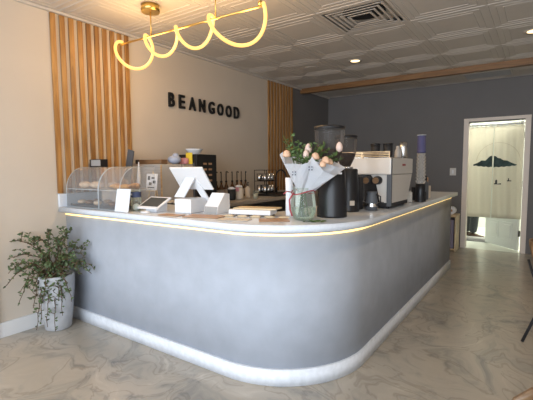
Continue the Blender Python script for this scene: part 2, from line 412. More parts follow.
# ------------------------------------------------------------------ pendant lamp
pl = thing('pendant_lamp', 'gold bar pendant wound with a glowing yellow looping tube', 'pendant light', (1.03, 2.24, H))
BZL = 2.430-H; bx0, bx1 = .35-1.03, 1.885-1.03
MB('gold').tube([(bx0, 0, BZL), (bx1, 0, BZL-.022)], .0075, 12).build('bar', pl)
for x in (.76, 1.475):
    x -= 1.03
    r_ = MB('gold').tube([(x, 0, BZL-.008), (x, 0, -.03)], .005, 8).build('rod', pl)
    MB('gold').lathe([(.075, -.056), (.075, -.001)], 28, (x, 0, 0)).build('ceiling_cup', pl)
pts = []; TX = (.37, .70, 1.06, 1.45, 1.90); RZs = (.125, .098, .096, .118); RYs = (.125, .075, .070, .15)
for lp in range(4):
    for k in range(48+(lp == 3)):
        t = k/48*2*PI; fr = k/48; x = TX[lp]+(TX[lp+1]-TX[lp])*fr-1.03; sl = -.022*(x-bx0)/(bx1-bx0)
        rz_ = RZs[lp]; ry_ = RYs[lp]
        pts.append((x, -ry_*math.sin(t), BZL+sl+.016-rz_+rz_*math.cos(t)))
MB('neon').tube(pts, .0130, 10).build('glowing_tube', pl)
for xx in (bx0+.0, bx1-.018): MB('gold').tube([(xx, 0, BZL), (xx+.018, 0, BZL)], .016, 12).build('end_clip', pl)
for k in range(4):
    l = bpy.data.lights.new('tube_glow', 'POINT'); l.energy = 9; l.color = (1, .62, .27); l.shadow_soft_size = .1
    lo = bpy.data.objects.new('tube_glow', l); C.objects.link(lo); lo.parent = pl; lo.location = (bx0+.26+.41*k, 0, BZL-.10)

# ------------------------------------------------------------------ ceiling fittings
def vent():
    o = thing('ceiling_vent', 'square stepped air vent with a dark open middle in the ceiling', 'vent', (VX+P/2, VY+PY/2, H))
    h = P/2-.004
    b = MB('ceiling')
    for k, (s_, z) in enumerate(((h, 0), (h*.84, -.001), (h*.68, -.002), (h*.52, -.003), (h*.36, -.004))):
        w_ = .022
        if k == 0: w_ = .028
        for m_ in (RZ(0), RZ(PI/2), RZ(PI), RZ(-PI/2)):
            t = bmesh.new()
            vs = [t.verts.new(p) for p in ((-s_, -s_, z), (s_, -s_, z), (s_-w_, -s_+w_, z+.002), (-s_+w_, -s_+w_, z+.002), (-s_, -s_, z+.003), (s_, -s_, z+.003), (s_-w_, -s_+w_, z+.004), (-s_+w_, -s_+w_, z+.004))]
            for q in ((0, 1, 2, 3), (7, 6, 5, 4), (0, 4, 5, 1), (2, 6, 7, 3)): t.faces.new([vs[i] for i in q])
            b.merge(t, m_)
    for s_ in (-1, 1): b.box(-P/2, P/2, min(s_*h, s_*PY/2), max(s_*h, s_*PY/2), 0, .003)
    b.build('diffuser_louver', o)
    MB('matte_black').lathe([(.19, .052), (.19, .059)], 28).build('duct', o)
    MB('ceiling').box(-h, h, -h, h, .06, .068).build('back_box', o)
    return o
vent()
def downlight(x, y, label, power=0):
    o = thing('downlight', label, 'ceiling light', (x, y, H+.004), 0, 'recessed ceiling downlights')
    b = MB('ceiling'); b.lathe([(.058, -.003), (.085, -.006), (.088, 0), (.058, 0), (.058, -.003)], 28, cap=False); b.build('rim', o)
    MB('lamp').lathe([(.056, -.004), (.056, -.001)], 28).build('lens', o)
    l = bpy.data.lights.new('downlight_glow', 'SPOT'); l.energy = power; l.color = (1, .74, .45); l.spot_size = math.radians(125); l.spot_blend = .8; l.shadow_soft_size = .05
    lo = bpy.data.objects.new('downlight_glow', l); C.objects.link(lo); lo.parent = o; lo.location = (0, 0, -.02)
DLP = 24
cxn = lambda k: 1.778+(k+.5)*P
downlight(cxn(-1), GY0+1.5*PY, 'lit round downlight between the vent and the wooden beam', DLP)
downlight(cxn(2), GY0+1.5*PY, 'lit round downlight at the right edge of the picture near the beam', DLP)
for kx, ky, l_ in ((-1, -2.5, 'added out-of-view downlight above the front of the bar, left row'), (2, -2.5, 'added out-of-view downlight above the open floor, nearest row'), (5, -2.5, 'added out-of-view downlight by the right wall, nearest row'), (5, 1.5, 'added out-of-view downlight by the right wall, farther row')):  # unseen extra lamps, added to raise the general light in the room
    downlight(cxn(kx), GY0+ky*PY, l_, DLP)
o = tag(MB('ceiling').lathe([(.10, -.006), (.10, -.001)], 28, (0, 0, 0)).build('ceiling_speaker'), 'plain round speaker grille in the ceiling near the far slats', 'speaker')
o.location = (cxn(-2), GY0+1.5*PY, H+.004)
# return grille between beam and far wall
g = thing('return_grille', 'flat rectangular return grille between the beam and the far wall', 'vent', (2.76, 6.72, H-.003))
b = MB('ceiling'); b.box(-.31, .31, -.2, -.18, -.004, .006); b.box(-.31, .31, .18, .2, -.004, .006); b.box(-.31, -.29, -.18, .18, -.004, .006); b.box(.29, .31, -.18, .18, -.004, .006); b.build('frame', g)
b = MB('grey')
for k in range(16): b.box(-.29, .29, -.17+k*.0225, -.16+k*.0225, -.003, .003)
b.build('slats', g)

# ------------------------------------------------------------------ left of the bar: potted plant
pt = thing('potted_plant', 'trailing branched plant in a tall white stone pot by the wall', 'potted plant', (.175, 1.66, 0))
MB('pot', 'soil').lathe([(.088, 0), (.10, .006), (.118, .15), (.133, .30), (.140, .43), (.139, .455), (.131, .46), (.124, .45), (.124, .42)], 36).build('pot', pt)
MB('soil').lathe([(.001, .425), (.126, .42)], 24, cap=False).build('soil', pt)
right = Vector((.52, .85, 0)); toward = Vector((.85, -.52, 0)); upv = Vector((0, 0, 1))
stems = MB('stem'); leaves = MB('leaf_dark')
tips = [(-.36, .02, .10), (-.40, .16, .05), (-.42, .30, -.02), (-.44, -.05, .12), (-.27, .33, .02), (-.17, .30, .06), (-.05, .36, -.02), (.02, .30, .08), (.09, .30, .02),
        (.14, .36, -.01), (.16, .22, .08), (.22, .15, .10), (.27, .02, .20), (.30, .06, .26), (.20, .02, .22), (-.30, -.10, .14), (-.20, -.22, .14), (-.14, -.34, .15),
        (-.08, -.38, .19), (-.01, -.42, .18), (-.17, -.40, .17), (.05, -.30, .19), (.02, -.18, .17), (-.24, .10, .16), (-.32, -.20, .12), (.08, -.06, .20), (-.12, .18, .18), (.24, .20, .12), (-.38, .08, .16), (.12, -.20, .18), (-.18, -.06, .2), (.17, .10, .2), (-.10, -.12, .20)]
def leaf(p, d, s_):
    d = d.normalized(); sd = d.cross(Vector((random.uniform(-1, 1), random.uniform(-1, 1), random.uniform(.2, 1)))).normalized(); nn = sd.cross(d)*.25
    a = leaves.bm.verts.new
    v = [a(p), a(p+d*s_*.5+sd*s_*.36-nn*s_*.3), a(p+d*s_), a(p+d*s_*.5-sd*s_*.36-nn*s_*.3), a(p+d*s_*.5+nn*s_*.8)]
    for q in ((0, 1, 4), (1, 2, 4), (2, 3, 4), (3, 0, 4)): leaves._f([v[i] for i in q], True)
def limit(p):
    p.x = max(p.x, -.175+.03); p.y = min(p.y, YP-.022-1.66)
    return p
def stalk(p0, p1, sag, n=14, r=.0062, ls=.023, dens=2):
    pts = []
    for k in range(n+1):
        t = k/n; p = p0.lerp(p1, t); p.z += sag*4*t*(1-t); p += Vector((random.uniform(-1, 1), random.uniform(-1, 1), random.uniform(-1, 1)))*.006*(k > 0)
        pts.append(limit(p))
    stems.tube(pts, r, 5, rs=[r*(1-.6*k/n) for k in range(n+1)])
    for k in range(3, n+1):
        for j in range(dens):
            d = Vector((random.uniform(-1, 1), random.uniform(-1, 1), random.uniform(-.4, 1)))
            p = pts[k].lerp(pts[k-1], random.random()); leaf(p, d, 1.25*ls*random.uniform(.7, 1.25))
    return pts
for u, v, w_ in tips:
    base = Vector((random.uniform(-.06, .06), random.uniform(-.06, .06), .43))
    u = u*(.82 if u < 0 else 1.0)
    tip = Vector((0, 0, .46))+right*u+toward*w_+upv*v
    sag = .10 if v > 0 else .14
    pts = stalk(base, tip, sag)
    for _ in range(4):
        q = pts[random.randint(5, 12)]; tp = q+right*random.uniform(-.09, .09)+upv*random.uniform(-.05, .10)+toward*random.uniform(0, .06)
        stalk(q.copy(), tp, .01, 6, .003, .024, 1)
for vv in leaves.bm.verts:
    vv.co.x = max(vv.co.x, -.175+.025); vv.co.y = min(vv.co.y, YP-.018-1.66)
stems.build('stems', pt); lv = leaves.build('leaves', pt, fix=False)

# ------------------------------------------------------------------ things on the front of the bar
Z = ZT+.001
# pastry cases (clear, curved front)
def case(x0, x1, label):
    o = thing('pastry_case', label, 'display case', (x0, 1.860, Z), 0, 'clear pastry cases')
    w_ = x1-x0; D = .34; hh = .345
    arc = [(0, .0), (0, .15)]+[(.17-.17*math.cos(a), .15+(hh-.15)*math.sin(a)) for a in [PI/2*k/10 for k in range(1, 11)]]+[(D, hh)]
    b = MB('acrylic')
    for a, c in zip(arc, arc[1:]):
        vs = [b.bm.verts.new(p) for p in ((.004, a[0], a[1]), (w_-.004, a[0], a[1]), (w_-.004, c[0], c[1]), (.004, c[0], c[1]))]; b._f(vs, True)
    bmesh.ops.remove_doubles(b.bm, verts=b.bm.verts[:], dist=1e-5)
    b.build('curved_front', o)
    for x in (0, w_-.004):
        s_ = MB('acrylic').prism(arc+[(D, 0)], x, x+.004, 'x').build('side_panel', o)
        MB('acrylic_edge').tube([(x+.002, p[0], p[1]) for p in arc], .0028, 6).build('edge_trim', s_)
    MB('acrylic_edge').box(.005, w_-.005, .006, D-.01, .155, .160).build('shelf', o)
    b = MB('tray'); b.box(.02, w_-.02, .02, D-.04, .012, .018); b.box(.02, w_-.02, .02, .026, .018, .028); b.box(.02, w_-.02, D-.046, D-.04, .018, .028); b.build('tray', o)
    MB('acrylic_edge').box(.005, w_-.005, .004, D, .001, .006).build('base', o)
    return o
case(.032, .510, 'clear curved pastry case nearest the left wall, holding pale buns'); case(.515, .80, 'clear curved pastry case beside the white card sign, holding orange-brown croissants')
def bun(x, y, z, s_, m_, kind, label, name, cat, grp, rz=0):
    b = MB(m_)
    if kind == 'loaf': b.ball((0, 0, .32*s_), s_*.5, 1.25, .8, .62)
    if kind == 'round': b.ball((0, 0, .28*s_), s_*.5, 1, 1, .56)
    if kind == 'croissant':
        pts = [(s_*.55*math.cos(a), s_*.42*math.sin(a)-s_*.2, s_*.24) for a in [PI*k/16 for k in range(17)]]
        rs = [s_*(.05+.19*math.sin(PI*k/16))*(1+.10*(k % 2)) for k in range(17)]
        b.tube(pts, .1, 10, rs=rs)
    o = b.build(name); o.location = (x, y, z); o.rotation_euler.z = rz
    return tag(o, label, cat, grp)
zu = Z+.161; zl = Z+.019
for (x, y, s_, m_, k_, l_, n_) in (
    (.15, 1.97, .095, 'pale_bread', 'loaf', 'pale sugared loaf bun at the front left of the upper shelf', 'bread_bun'),
    (.33, 1.97, .10, 'pale_bread', 'loaf', 'pale sugared loaf bun on the upper shelf beside the divider', 'bread_bun'),
    (.17, 2.09, .09, 'bread', 'round', 'round brown bun at the back left of the upper shelf', 'bread_bun'),
    (.37, 2.10, .095, 'pale_bread', 'round', 'round pale bun at the back of the left upper shelf', 'bread_bun')):
    bun(x, y, zu, s_, m_, k_, l_, n_, 'bread', 'buns on the upper shelf', random.random())
for (x, y, s_, l_) in ((.590, 1.96, .10, 'orange-brown croissant at the front left of the right case'), (.705, 1.97, .095, 'orange-brown croissant at the front right of the right case'), (.655, 2.10, .10, 'orange-brown croissant at the back of the right case')):
    bun(x, y, zu, s_, 'bread', 'croissant', l_, 'croissant', 'croissant', 'croissants in the right pastry case', random.uniform(-.4, .4))
low = [(.10, 1.96, 'pale_bread'), (.22, 1.96, 'dark_bread'), (.36, 1.95, 'pale_bread'), (.16, 2.07, 'dark_bread'), (.32, 2.07, 'bread'), (.575, 1.95, 'dark_bread'), (.655, 1.96, 'bread'), (.735, 1.95, 'dark_bread'), (.61, 2.07, 'bread'), (.71, 2.08, 'dark_bread')]
ll = ['pale pastry at the front left of the lower left tray', 'dark glazed pastry in the front middle of the lower left tray', 'pale pastry at the front right of the lower left tray', 'dark glazed pastry at the back left of the lower left tray', 'brown pastry at the back right of the lower left tray',
      'dark glazed pastry at the front left of the lower right tray', 'brown pastry in the front middle of the lower right tray', 'dark glazed pastry at the front right of the lower right tray', 'brown pastry at the back left of the lower right tray', 'dark glazed pastry at the back right of the lower right tray']
for (x, y, m_), l_ in zip(low, ll): bun(x, y, zl, .075, m_, 'round', l_, 'pastry', 'pastry', 'pastries on the lower trays')

# dark box sitting on the case, and the tall leaning grey panel behind it
cb = thing('card_reader_box', 'small black-sided grey box on top of the left pastry case', 'box', (.125, 2.12, Z+.347), math.radians(0))
MB('black').box(-.09, .09, -.035, .035, 0, .070, .004).build('casing', cb)
MB('grey').box(-.060, .085, -.038, -.036, .010, .064, .0008).build('face_plate', cb)
ts = thing('tablet_stand', 'slim grey screen leaning on a stand behind the pastry case', 'tablet stand', (.16, 2.42, Z))
MB('dark_grey').box(-.07, .07, -.06, .05, 0, .012, .004).tube([(0, 0, .01), (0, .0, .34)], .010, 10).build('stand', ts)
b = MB('dark_grey'); b.box(-.045, .045, -.008, .008, 0, .30, .006, mtx=T(-.035, 0, .22) @ RY(math.radians(15))); b.build('screen', ts)

# white card sign
cs = thing('card_sign', 'white upright card in a clear stand in front of the right pastry case', 'card sign', (.85, 1.834, Z), math.radians(3))
MB('paper').box(-.078, .078, -.002, .002, .004, .178, mtx=RX(math.radians(-10))).build('card', cs)
MB('clear').box(-.075, .075, -.03, .002, 0, .004).build('stand', cs)
# clear jar with navy band
j = thing('tip_jar', 'clear lidded jar with a navy band beside the white card', 'jar', (.865, 1.96, Z))
MB('glass').lathe([(.036, .0), (.039, .004), (.039, .105), (.036, .125), (.036, .165)], 24, cap=False).lathe([(.001, .002), (.036, .001)], 24, cap=False).build('jar_body', j)
MB('navy').lathe([(.0395, .108), (.0395, .150)], 24, cap=False).build('label_band', j)
b = MB('paper')
for k in range(5): b.box(-.012+k*.006-.001, -.008+k*.006, -.0402, -.0398, .122+.004*(k % 2), .138, mtx=RZ(math.radians(-10)))
b.build('white_lettering', j)
MB('paper').ball((0, 0, .03), .03, 1, 1, .9).build('folded_notes', j)
# shells / tissue, feather in a small vase, easel card
fv = thing('feather_vase', 'small pale vase holding a white pampas plume behind the jar', 'vase', (.46, 2.29, Z))
MB('light_grey').lathe([(.03, 0), (.036, .04), (.028, .08), (.014, .10), (.014, .12)], 20).build('vase_body', fv)
b = MB('paper'); n = 16; b.tube([(.0+.02*math.sin(k/n*1.4), 0, -.10+.20+.29*k/n) for k in range(n+1)], .01, 8, rs=[.003+.014*math.sin(PI*min(1, k/n*1.05))**.8 if k > 4 else .003 for k in range(n+1)]); b.build('plume', fv)
es = thing('table_easel', 'small wooden easel holding a white card with dark marks', 'easel', (.66, 2.30, Z+.005), math.radians(12))
b = MB('bamboo'); b.tube([(-.05, -.03, 0), (0, 0, .30)], .005, 6); b.tube([(.05, -.03, 0), (0, 0, .30)], .005, 6); b.tube([(0, .07, 0), (0, 0, .30)], .005, 6); b.box(-.055, .055, -.035, -.012, .125, .133); b.build('easel_frame', es)
b = MB('paper', 'dark_ink'); m_ = T(0, -.028, .135) @ RX(math.radians(-8))
b.box(-.058, .058, -.003, 0, 0, .145, mtx=m_); b.use(1)
for (x0, x1, z0, z1) in ((-.045, -.02, .09, .125), (-.005, .03, .10, .115), (.01, .04, .06, .085), (-.03, .0, .045, .07), (-.04, .03, .02, .028)): b.box(x0, x1, -.0045, -.0031, z0, z1, mtx=m_)
b.build('card', es)

# customer display
cd = thing('customer_display', 'white payment terminal with a sloping dark screen lying on the bar', 'payment terminal', (1.02, 1.935, Z), math.radians(3))
m_ = T(-.105, 0, .022) @ RX(math.radians(27))
b = MB('white'); b.box(0, .225, 0, .165, 0, .014, .005, mtx=m_); b.build('bezel', cd)
MB('screen').box(.018, .207, .022, .148, .0141, .0155, mtx=m_).build('screen', cd)
MB('white').prism([(.03, 0), (.14, 0), (.148, .088), (.045, .035)], -.05, .07, 'x').build('stand', cd)
MB('white').lathe([(.03, 0), (.034, .004), (.03, .010), (.01, .014)], 20, (.02, -.035, 0), sx=1.3, sy=.7).build('card_slot', cd)

# register: box + tablet seen from behind
rb = tag(MB('white').box(0, .15, 0, .195, 0, .105, .006).build('receipt_printer'), 'white square receipt printer under the raised tablet', 'receipt printer')
rb.location = (1.235, 2.02, Z); rb.rotation_euler.z = math.radians(8)
rt = thing('register_tablet', 'large white tablet seen from behind, leaning on a forked stand', 'register', (1.185, 2.345, Z))
mt_ = T(0, 0, 0)
A = Vector((-.06, -.26, .335)); Bv = Vector((-.08, -.14, .168))     # top and lower edge (left ends)
dirv = (Bv-A); ang = math.atan2(dirv.z, dirv.y)
m_ = T(-.075, -.255, .338) @ RX(ang)
MB('white').box(0, .345, 0, dirv.length, -.006, .006, .004, mtx=m_).build('tablet_back', rt)
MB('screen').box(.015, .33, .015, dirv.length-.015, .0065, .0080, mtx=m_).build('screen', rt)
b = MB('white')
def plate(q, th):
    vs = [Vector(p) for p in q]; n_ = (vs[1]-vs[0]).cross(vs[2]-vs[0]).normalized()*th
    lo = [b.bm.verts.new(p) for p in vs]; hi = [b.bm.verts.new(p+n_) for p in vs]
    for k in range(4): b._f([lo[k], lo[(k+1) % 4], hi[(k+1) % 4], hi[k]])
    b._f(list(reversed(lo))); b._f(hi)
plate([(.055, -.215, .262), (.155, -.215, .262), (.075, -.255, .112), (-.03, -.255, .112)], .010)
plate([(.085, -.205, .262), (.155, -.205, .262), (.205, -.11, .08), (.14, -.11, .08)], .010)
b.build('forked_stand', rt)
MB('white').box(-.10, .24, -.06, .08, 0, .088, .006).build('stand_base', rt)

# card reader wedge
wd = thing('card_reader', 'small white wedge-shaped card reader stand next to the register', 'card reader', (1.455, 2.10, Z), math.radians(4))
MB('white').prism([(.0, 0), (.012, .052), (.10, .148), (.155, .14), (.16, .0)], 0, .12, 'x').build('wedge_body', wd)
MB('grey').prism([(-.003, .002), (.009, .052), (.0115, .052), (-.0005, .002)], .004, .116, 'x').build('screen_strip', wd)

# flat tray with bamboo lid
tr = thing('serving_tray', 'long white tray with a pale bamboo lid lying on the bar', 'tray', (1.83, 2.20, Z), math.radians(14))
MB('white').box(-.155, .155, -.075, .065, .012, .045, .008).build('tray_body', tr)
MB('bamboo').box(-.13, .185, -.05, .085, .046, .056, .004).build('lid', tr)
for x in (-.13, .13):
    for y in (-.06, .05): MB('black').lathe([(.01, 0), (.01, .013)], 12, (x, y, 0)).build('foot', tr)
# menu boards and wrapped snacks in front
def flat(name, x, y, w_, d_, h_, rz, m_, label, cat, grp=None, z=0, bev=.002):
    o = MB(m_).box(-w_/2, w_/2, -d_/2, d_/2, 0, h_, bev).build(name); o.location = (x, y, Z+z); o.rotation_euler.z = rz
    return tag(o, label, cat, grp)
flat('menu_board', 1.59, 1.965, .27, .14, .006, math.radians(14), 'cork', 'brown menu board lying in front of the card reader', 'menu board', 'brown menu boards')
flat('menu_board', 2.10, 2.055, .19, .13, .006, math.radians(38), 'cork', 'brown menu board lying in front of the glass vase', 'menu board', 'brown menu boards')
flat('menu_board', 1.33, 1.905, .18, .09, .005, math.radians(8), 'cork', 'brown menu board lying in front of the receipt printer', 'menu board', 'brown menu boards')
flat('menu_card', 1.86, 1.955, .21, .10, .003, math.radians(20), 'cream_foam', 'pale printed menu card lying between two brown boards', 'card')
for k, l_ in enumerate(('wrapped wafer at the left end of the row before the tray', 'wrapped wafer second from the left before the tray', 'wrapped wafer in the middle of the row before the tray', 'wrapped wafer second from the right before the tray', 'wrapped wafer at the right end of the row near the vase')):
    o = MB('bamboo').box(-.027, .027, -.017, .017, 0, .012, .004).box(-.036, -.026, -.015, .015, .004, .007).box(.026, .036, -.015, .015, .004, .007).build('wrapped_wafer')
    o.location = (1.725+k*.092, 2.065+k*.030, Z); o.rotation_euler.z = math.radians(24); tag(o, l_, 'snack', 'wrapped wafers in a row')

# white paper rolls
for (x, y, hh, l_) in ((2.045, 2.33, .262, 'tall white rolled paper sleeve standing left of the vase'), (2.105, 2.36, .268, 'tall white rolled paper sleeve tucked behind the vase')):
    o = MB('paper').lathe([(.024, 0), (.026, .01), (.024, hh*.6), (.027, hh), (.019, hh), (.018, hh-.02)], 14).build('paper_roll'); o.location = (x, y, Z); tag(o, l_, 'paper roll', 'rolled paper sleeves')

# vase and bouquet
vs_ = thing('glass_vase', 'round clear glass vase holding the wrapped bouquet', 'vase', (2.23, 2.20, Z))
MB('glass').lathe([(.045, 0), (.062, .006), (.078, .04), (.082, .09), (.074, .15), (.066, .19), (.070, .205)], 32, cap=False).lathe([(.001, .002), (.045, 0)], 32, cap=False).build('vase_body', vs_)
MB('glass').lathe([(.003, .004), (.058, .008), (.070, .04), (.074, .078), (.001, .079)], 24, cap=False).build('water', vs_)
bq = thing('bouquet', 'bouquet of peach roses and greens wrapped in white paper', 'bouquet', (2.23, 2.20, Z+.01))
ru = Vector((.86, .5, 0)); tw = Vector((.5, -.86, 0))          # picture-right and toward the viewer at this spot
def BP(u, v, w_): return ru*u+tw*w_+Vector((0, 0, v))
b = MB('leaf')
random.seed(11)
for k in range(12):
    a = random.uniform(0, 2*PI); b.tube([BP(.035*math.cos(a+1), .01, .035*math.sin(a+1)), BP(.012*math.cos(a), .17, .012*math.sin(a)), BP(.06*math.cos(a+PI)+.02, .34, .05*math.sin(a))], .003, 5)
b.build('stems', bq)
# wrap: an open cone with a folded rim
def wrap(us, v0, name, w0, flip=1):
    b = MB('paper'); rows = []
    for t in (0, .35, .7, 1):
        row = []
        for (u, vtop, w_) in us:
            u0 = u*.22; row.append(b.bm.verts.new(BP(u0+(u-u0)*t, v0+(vtop-v0)*t, (w0+(w_-w0)*t)+.006*math.sin(u*60+t*5))))
        rows.append(row)
    for a, c in zip(rows, rows[1:]):
        for k in range(len(us)-1): b._f([a[k], a[k+1], c[k+1], c[k]], False)
    bmesh.ops.solidify(b.bm, geom=b.bm.faces[:], thickness=.0012)
    return b.build(name, bq)
wrap([(-.155, .405, -.05), (-.13, .42, .01), (-.115, .345, .06), (-.06, .345, .09), (-.01, .34, .10), (.06, .36, .095), (.12, .35, .08), (.20, .325, .05), (.265, .315, -.01)], .165, 'front_paper_wrap', .035)
wrap([(-.15, .41, -.05), (-.10, .40, -.09), (.0, .38, -.11), (.10, .38, -.11), (.20, .36, -.09), (.265, .32, -.02)], .165, 'back_paper_wrap', -.03)
wrap([(-.01, .30, .11), (.05, .385, .115), (.12, .30, .12), (.19, .27, .10)], .17, 'folded_paper_sheet', .05)
for (u, v, w_) in ((-.055, .285, .088), (.045, .315, .118)):
    b = MB('ink')
    for dx in (-.012, .004):
        for dz in (-.012, .004): b.box(-.0035+dx, .0045+dx, -.0008, .0008, dz, dz+.009, mtx=T(*BP(u, v, w_)) @ RZ(math.radians(30)))
    b.build('printed_mark', bq)
def rose(u, v, w_, s_, m_='peach'):
    b = MB(m_); c = BP(u, v, w_)
    b.ball(c, s_*.55, 1, 1, 1, 10)
    for ring, (rad, n_, tilt) in enumerate(((.45, 4, .9), (.7, 5, .55), (.95, 6, .2))):
        for k in range(n_):
            a = 2*PI*k/n_+ring; b.ball(c+Vector((math.cos(a)*rad*s_*.6, math.sin(a)*rad*s_*.6, -s_*.18*ring)), s_*.5, 1, .35, .9, 8, RZ(a+PI/2) @ RX(tilt-.3))
    b.build('rose', bq)
for u, v, w_, s_ in ((-.105, .413, .03, .033), (.072, .395, .07, .033), (.135, .37, .07, .034), (.115, .345, .095, .028), (.165, .36, .02, .028)): rose(u, v, w_, s_)
def tulip(u, v, w_, s_):
    b = MB('tulip'); c = BP(u, v, w_)
    b.lathe([(.001, -s_), (s_*.6, -s_*.7), (s_*.75, 0), (s_*.55, s_*.7), (s_*.2, s_*1.15)], 10, c)
    b.build('tulip', bq)
tulip(.03, .435, .03, .03); tulip(.225, .445, .0, .03); tulip(.015, .40, .06, .026)
b = MB('leaf')
def sprig(u0, v0, w0, u1, v1, w1, n=10, s_=.03):
    p0, p1 = BP(u0, v0, w0), BP(u1, v1, w1); b.tube([p0, p0.lerp(p1, .5)+Vector((0, 0, .01)), p1], .002, 4)
    for k in range(n):
        p = p0.lerp(p1, .2+.8*k/n)
        for q in range(2):
            d = Vector((random.uniform(-1, 1), random.uniform(-1, 1), random.uniform(-.1, 1))).normalized(); sd = d.cross(Vector((random.random(), random.random(), random.random()))).normalized()
            v_ = [b.bm.verts.new(x) for x in (p, p+d*s_*.5+sd*s_*.28, p+d*s_, p+d*s_*.5-sd*s_*.28)]; b._f(v_, True)
for a in ((-.05, .33, 0, -.13, .53, -.02), (-.04, .33, 0, -.08, .54, .0), (-.04, .33, .02, -.03, .49, .04), (.0, .33, .04, -.05, .43, .07), (.02, .34, .02, .05, .47, .05), (.05, .35, .03, .13, .47, .04), (.06, .35, .0, .17, .44, .0),
          (.06, .34, .05, .10, .45, .08), (.1, .34, .03, .21, .41, .04), (.04, .33, 0, .09, .48, 0), (.0, .33, .05, .03, .38, .09), (-.02, .33, .05, -.02, .42, .06), (.12, .33, .0, .235, .37, .02), (.0, .33, -.02, .0, .47, -.03), (-.06, .34, .02, -.09, .46, .03)):
    sprig(*a)
b.build('greenery', bq, fix=False)
rb_ = MB('red'); prev = None
pts = [BP(.075*math.cos(a), .165+.012*math.sin(a*2), .075*math.sin(a)) for a in [2*PI*k/24 for k in range(24)]]
rb_.tube(pts, .0042, 6, closed=True); rb_.tube([BP(-.075, .165, .01), BP(-.105, .172, .03), BP(-.125, .155, .04)], .004, 6)
rb_.tube([BP(-.06, .165, .05), BP(-.088, .12, .06), BP(-.084, .06, .065), BP(-.07, .02, .075)], .0055, 6); rb_.build('ribbon', bq)
b = MB('leaf')
for k in range(26):
    a = random.uniform(-.3, PI*.7); p = BP(.085+.03*math.cos(a)-.08*random.random(), .014+random.random()*.006, .085+random.random()*.04); d = (ru*random.uniform(-1, 1)+tw*random.uniform(-.5, 1)).normalized(); sd = Vector((-d.y, d.x, .3)).normalized()
    v_ = [b.bm.verts.new(x) for x in (p, p+d*.018+sd*.009, p+d*.036, p+d*.018-sd*.009)]; b._f(v_, True)
fl = b.build('fallen_leaves', fix=False); fl.location = (2.23, 2.20, Z-.012); tag(fl, 'dark green cut leaves lying at the foot of the vase', 'leaves', kind='stuff')

# ------------------------------------------------------------------ grinders
def grinder(x, y, s_, label, hf=1.0):
    o = thing('coffee_grinder', label, 'coffee grinder', (x, y, Z), 0, 'black coffee grinders')
    MB('black').lathe([(.102*s_, 0), (.104*s_, .008), (.102*s_, .02), (.096*s_, .18), (.088*s_, .31), (.080*s_, .318), (.05*s_, .320)], 36).build('body', o)
    b = MB('steel'); b.lathe([(.044*s_, .321), (.044*s_, .333)], 24); b.build('collar', o)
    hz = lambda z: .334+(z-.334)*hf; q = (-.02, 0, 0)
    MB('smoke').lathe([(.042*s_, .334), (.055*s_, hz(.36)), (.085*s_, hz(.42)), (.099*s_, hz(.50)), (.101*s_, hz(.585))], 32, q, cap=False).build('hopper', o)
    MB('beans').lathe([(.040*s_, .336), (.052*s_, hz(.36)), (.082*s_, hz(.42)), (.090*s_, hz(.445)), (.03*s_, hz(.455))], 24, q).build('beans', o)
    MB('black').lathe([(.104*s_, hz(.583)), (.106*s_, hz(.588)), (.104*s_, hz(.603)), (.05*s_, hz(.610))], 32, q).build('hopper_lid', o)
    b = MB('black'); b.tube([(0, -.09*s_, .25), (0, -.14*s_, .24), (0, -.145*s_, .225)], .012, 10)
    return o, b
g1, b = grinder(2.315, 2.44, .98, 'larger black grinder with a smoked hopper right behind the bouquet'); b.bm.free()
MB('white').box(-.018, .018, -.002, .002, 0, .012, mtx=T(.078, -.06, .286) @ RZ(math.radians(35))).build('power_switch', g1)
g2, b = grinder(2.275, 2.80, .82, 'smaller black grinder with a round hopper beside the espresso machine', .86); b.bm.free()
lab = MB('cream_foam').box(-.018, .018, -.0015, .0015, 0, .035, mtx=T(.062, -.064, .05) @ RZ(math.radians(42))).build('paper_label', g2)

# ------------------------------------------------------------------ espresso machine (long axis along the bar; barista side faces the wall)
em = thing('espresso_machine', 'pearl white espresso machine with cups on top and a red badge', 'espresso machine', (2.28, 3.43, Z))
x0, x1, y0, y1 = -.26, .225, -.33, .30
b = MB('machine_white'); b.box(x0+.02, x1, y0, y1, .27, .405, .012)                                 # upper housing
b.build('upper_housing', em)
MB('machine_white').prism([(y0+.03, .045), (y1-.15, .045), (y1-.01, .268), (y0+.03, .268)], x1-.03, x1-.004, 'x').build('rear_panel', em)
MB('machine_white').prism([(.13, .045), (x1-.034, .045), (x1-.034, .268), (.05, .268), (.09, .22)], y0+.03, y0+.055, 'y').build('side_panel', em)
MB('machine_white').prism([(.13, .045), (x1-.034, .045), (x1-.034, .268), (.05, .268), (.09, .22)], y1-.20, y1-.175, 'y').build('side_panel', em)
MB('dark_grey').box(x1-.035, x1+.002, y0+.004, y0+.028, .02, .40, .003).build('corner_post', em)
MB('black').box(x0+.06, x1-.04, y0+.06, y1-.21, .05, .265).build('inner_body', em)
MB('steel').box(x0, x1-.06, y0+.02, y1-.14, .0455, .052, .002).build('drip_grate', em)
MB('matte_black').box(x0, x1-.005, y0+.02, y1-.13, .012, .045, .004).build('base', em)
b = MB('brass')
for z in (.415, .428, .441, .452): b.box(x0+.02, x1-.02, y0+.01, y0+.016, z-.003, z+.003)
for x in (x0+.02, -.02, x1-.02): b.box(x-.004, x+.004, y0+.009, y0+.018, .404, .455)
for z in (.418, .440): b.box(x0+.02, x0+.026, y0+.02, y1-.02, z-.003, z+.003)
b.build('cup_rail', em)
MB('steel').box(x0+.03, x1-.03, y0+.03, y1-.03, .4055, .409).build('cup_tray', em)
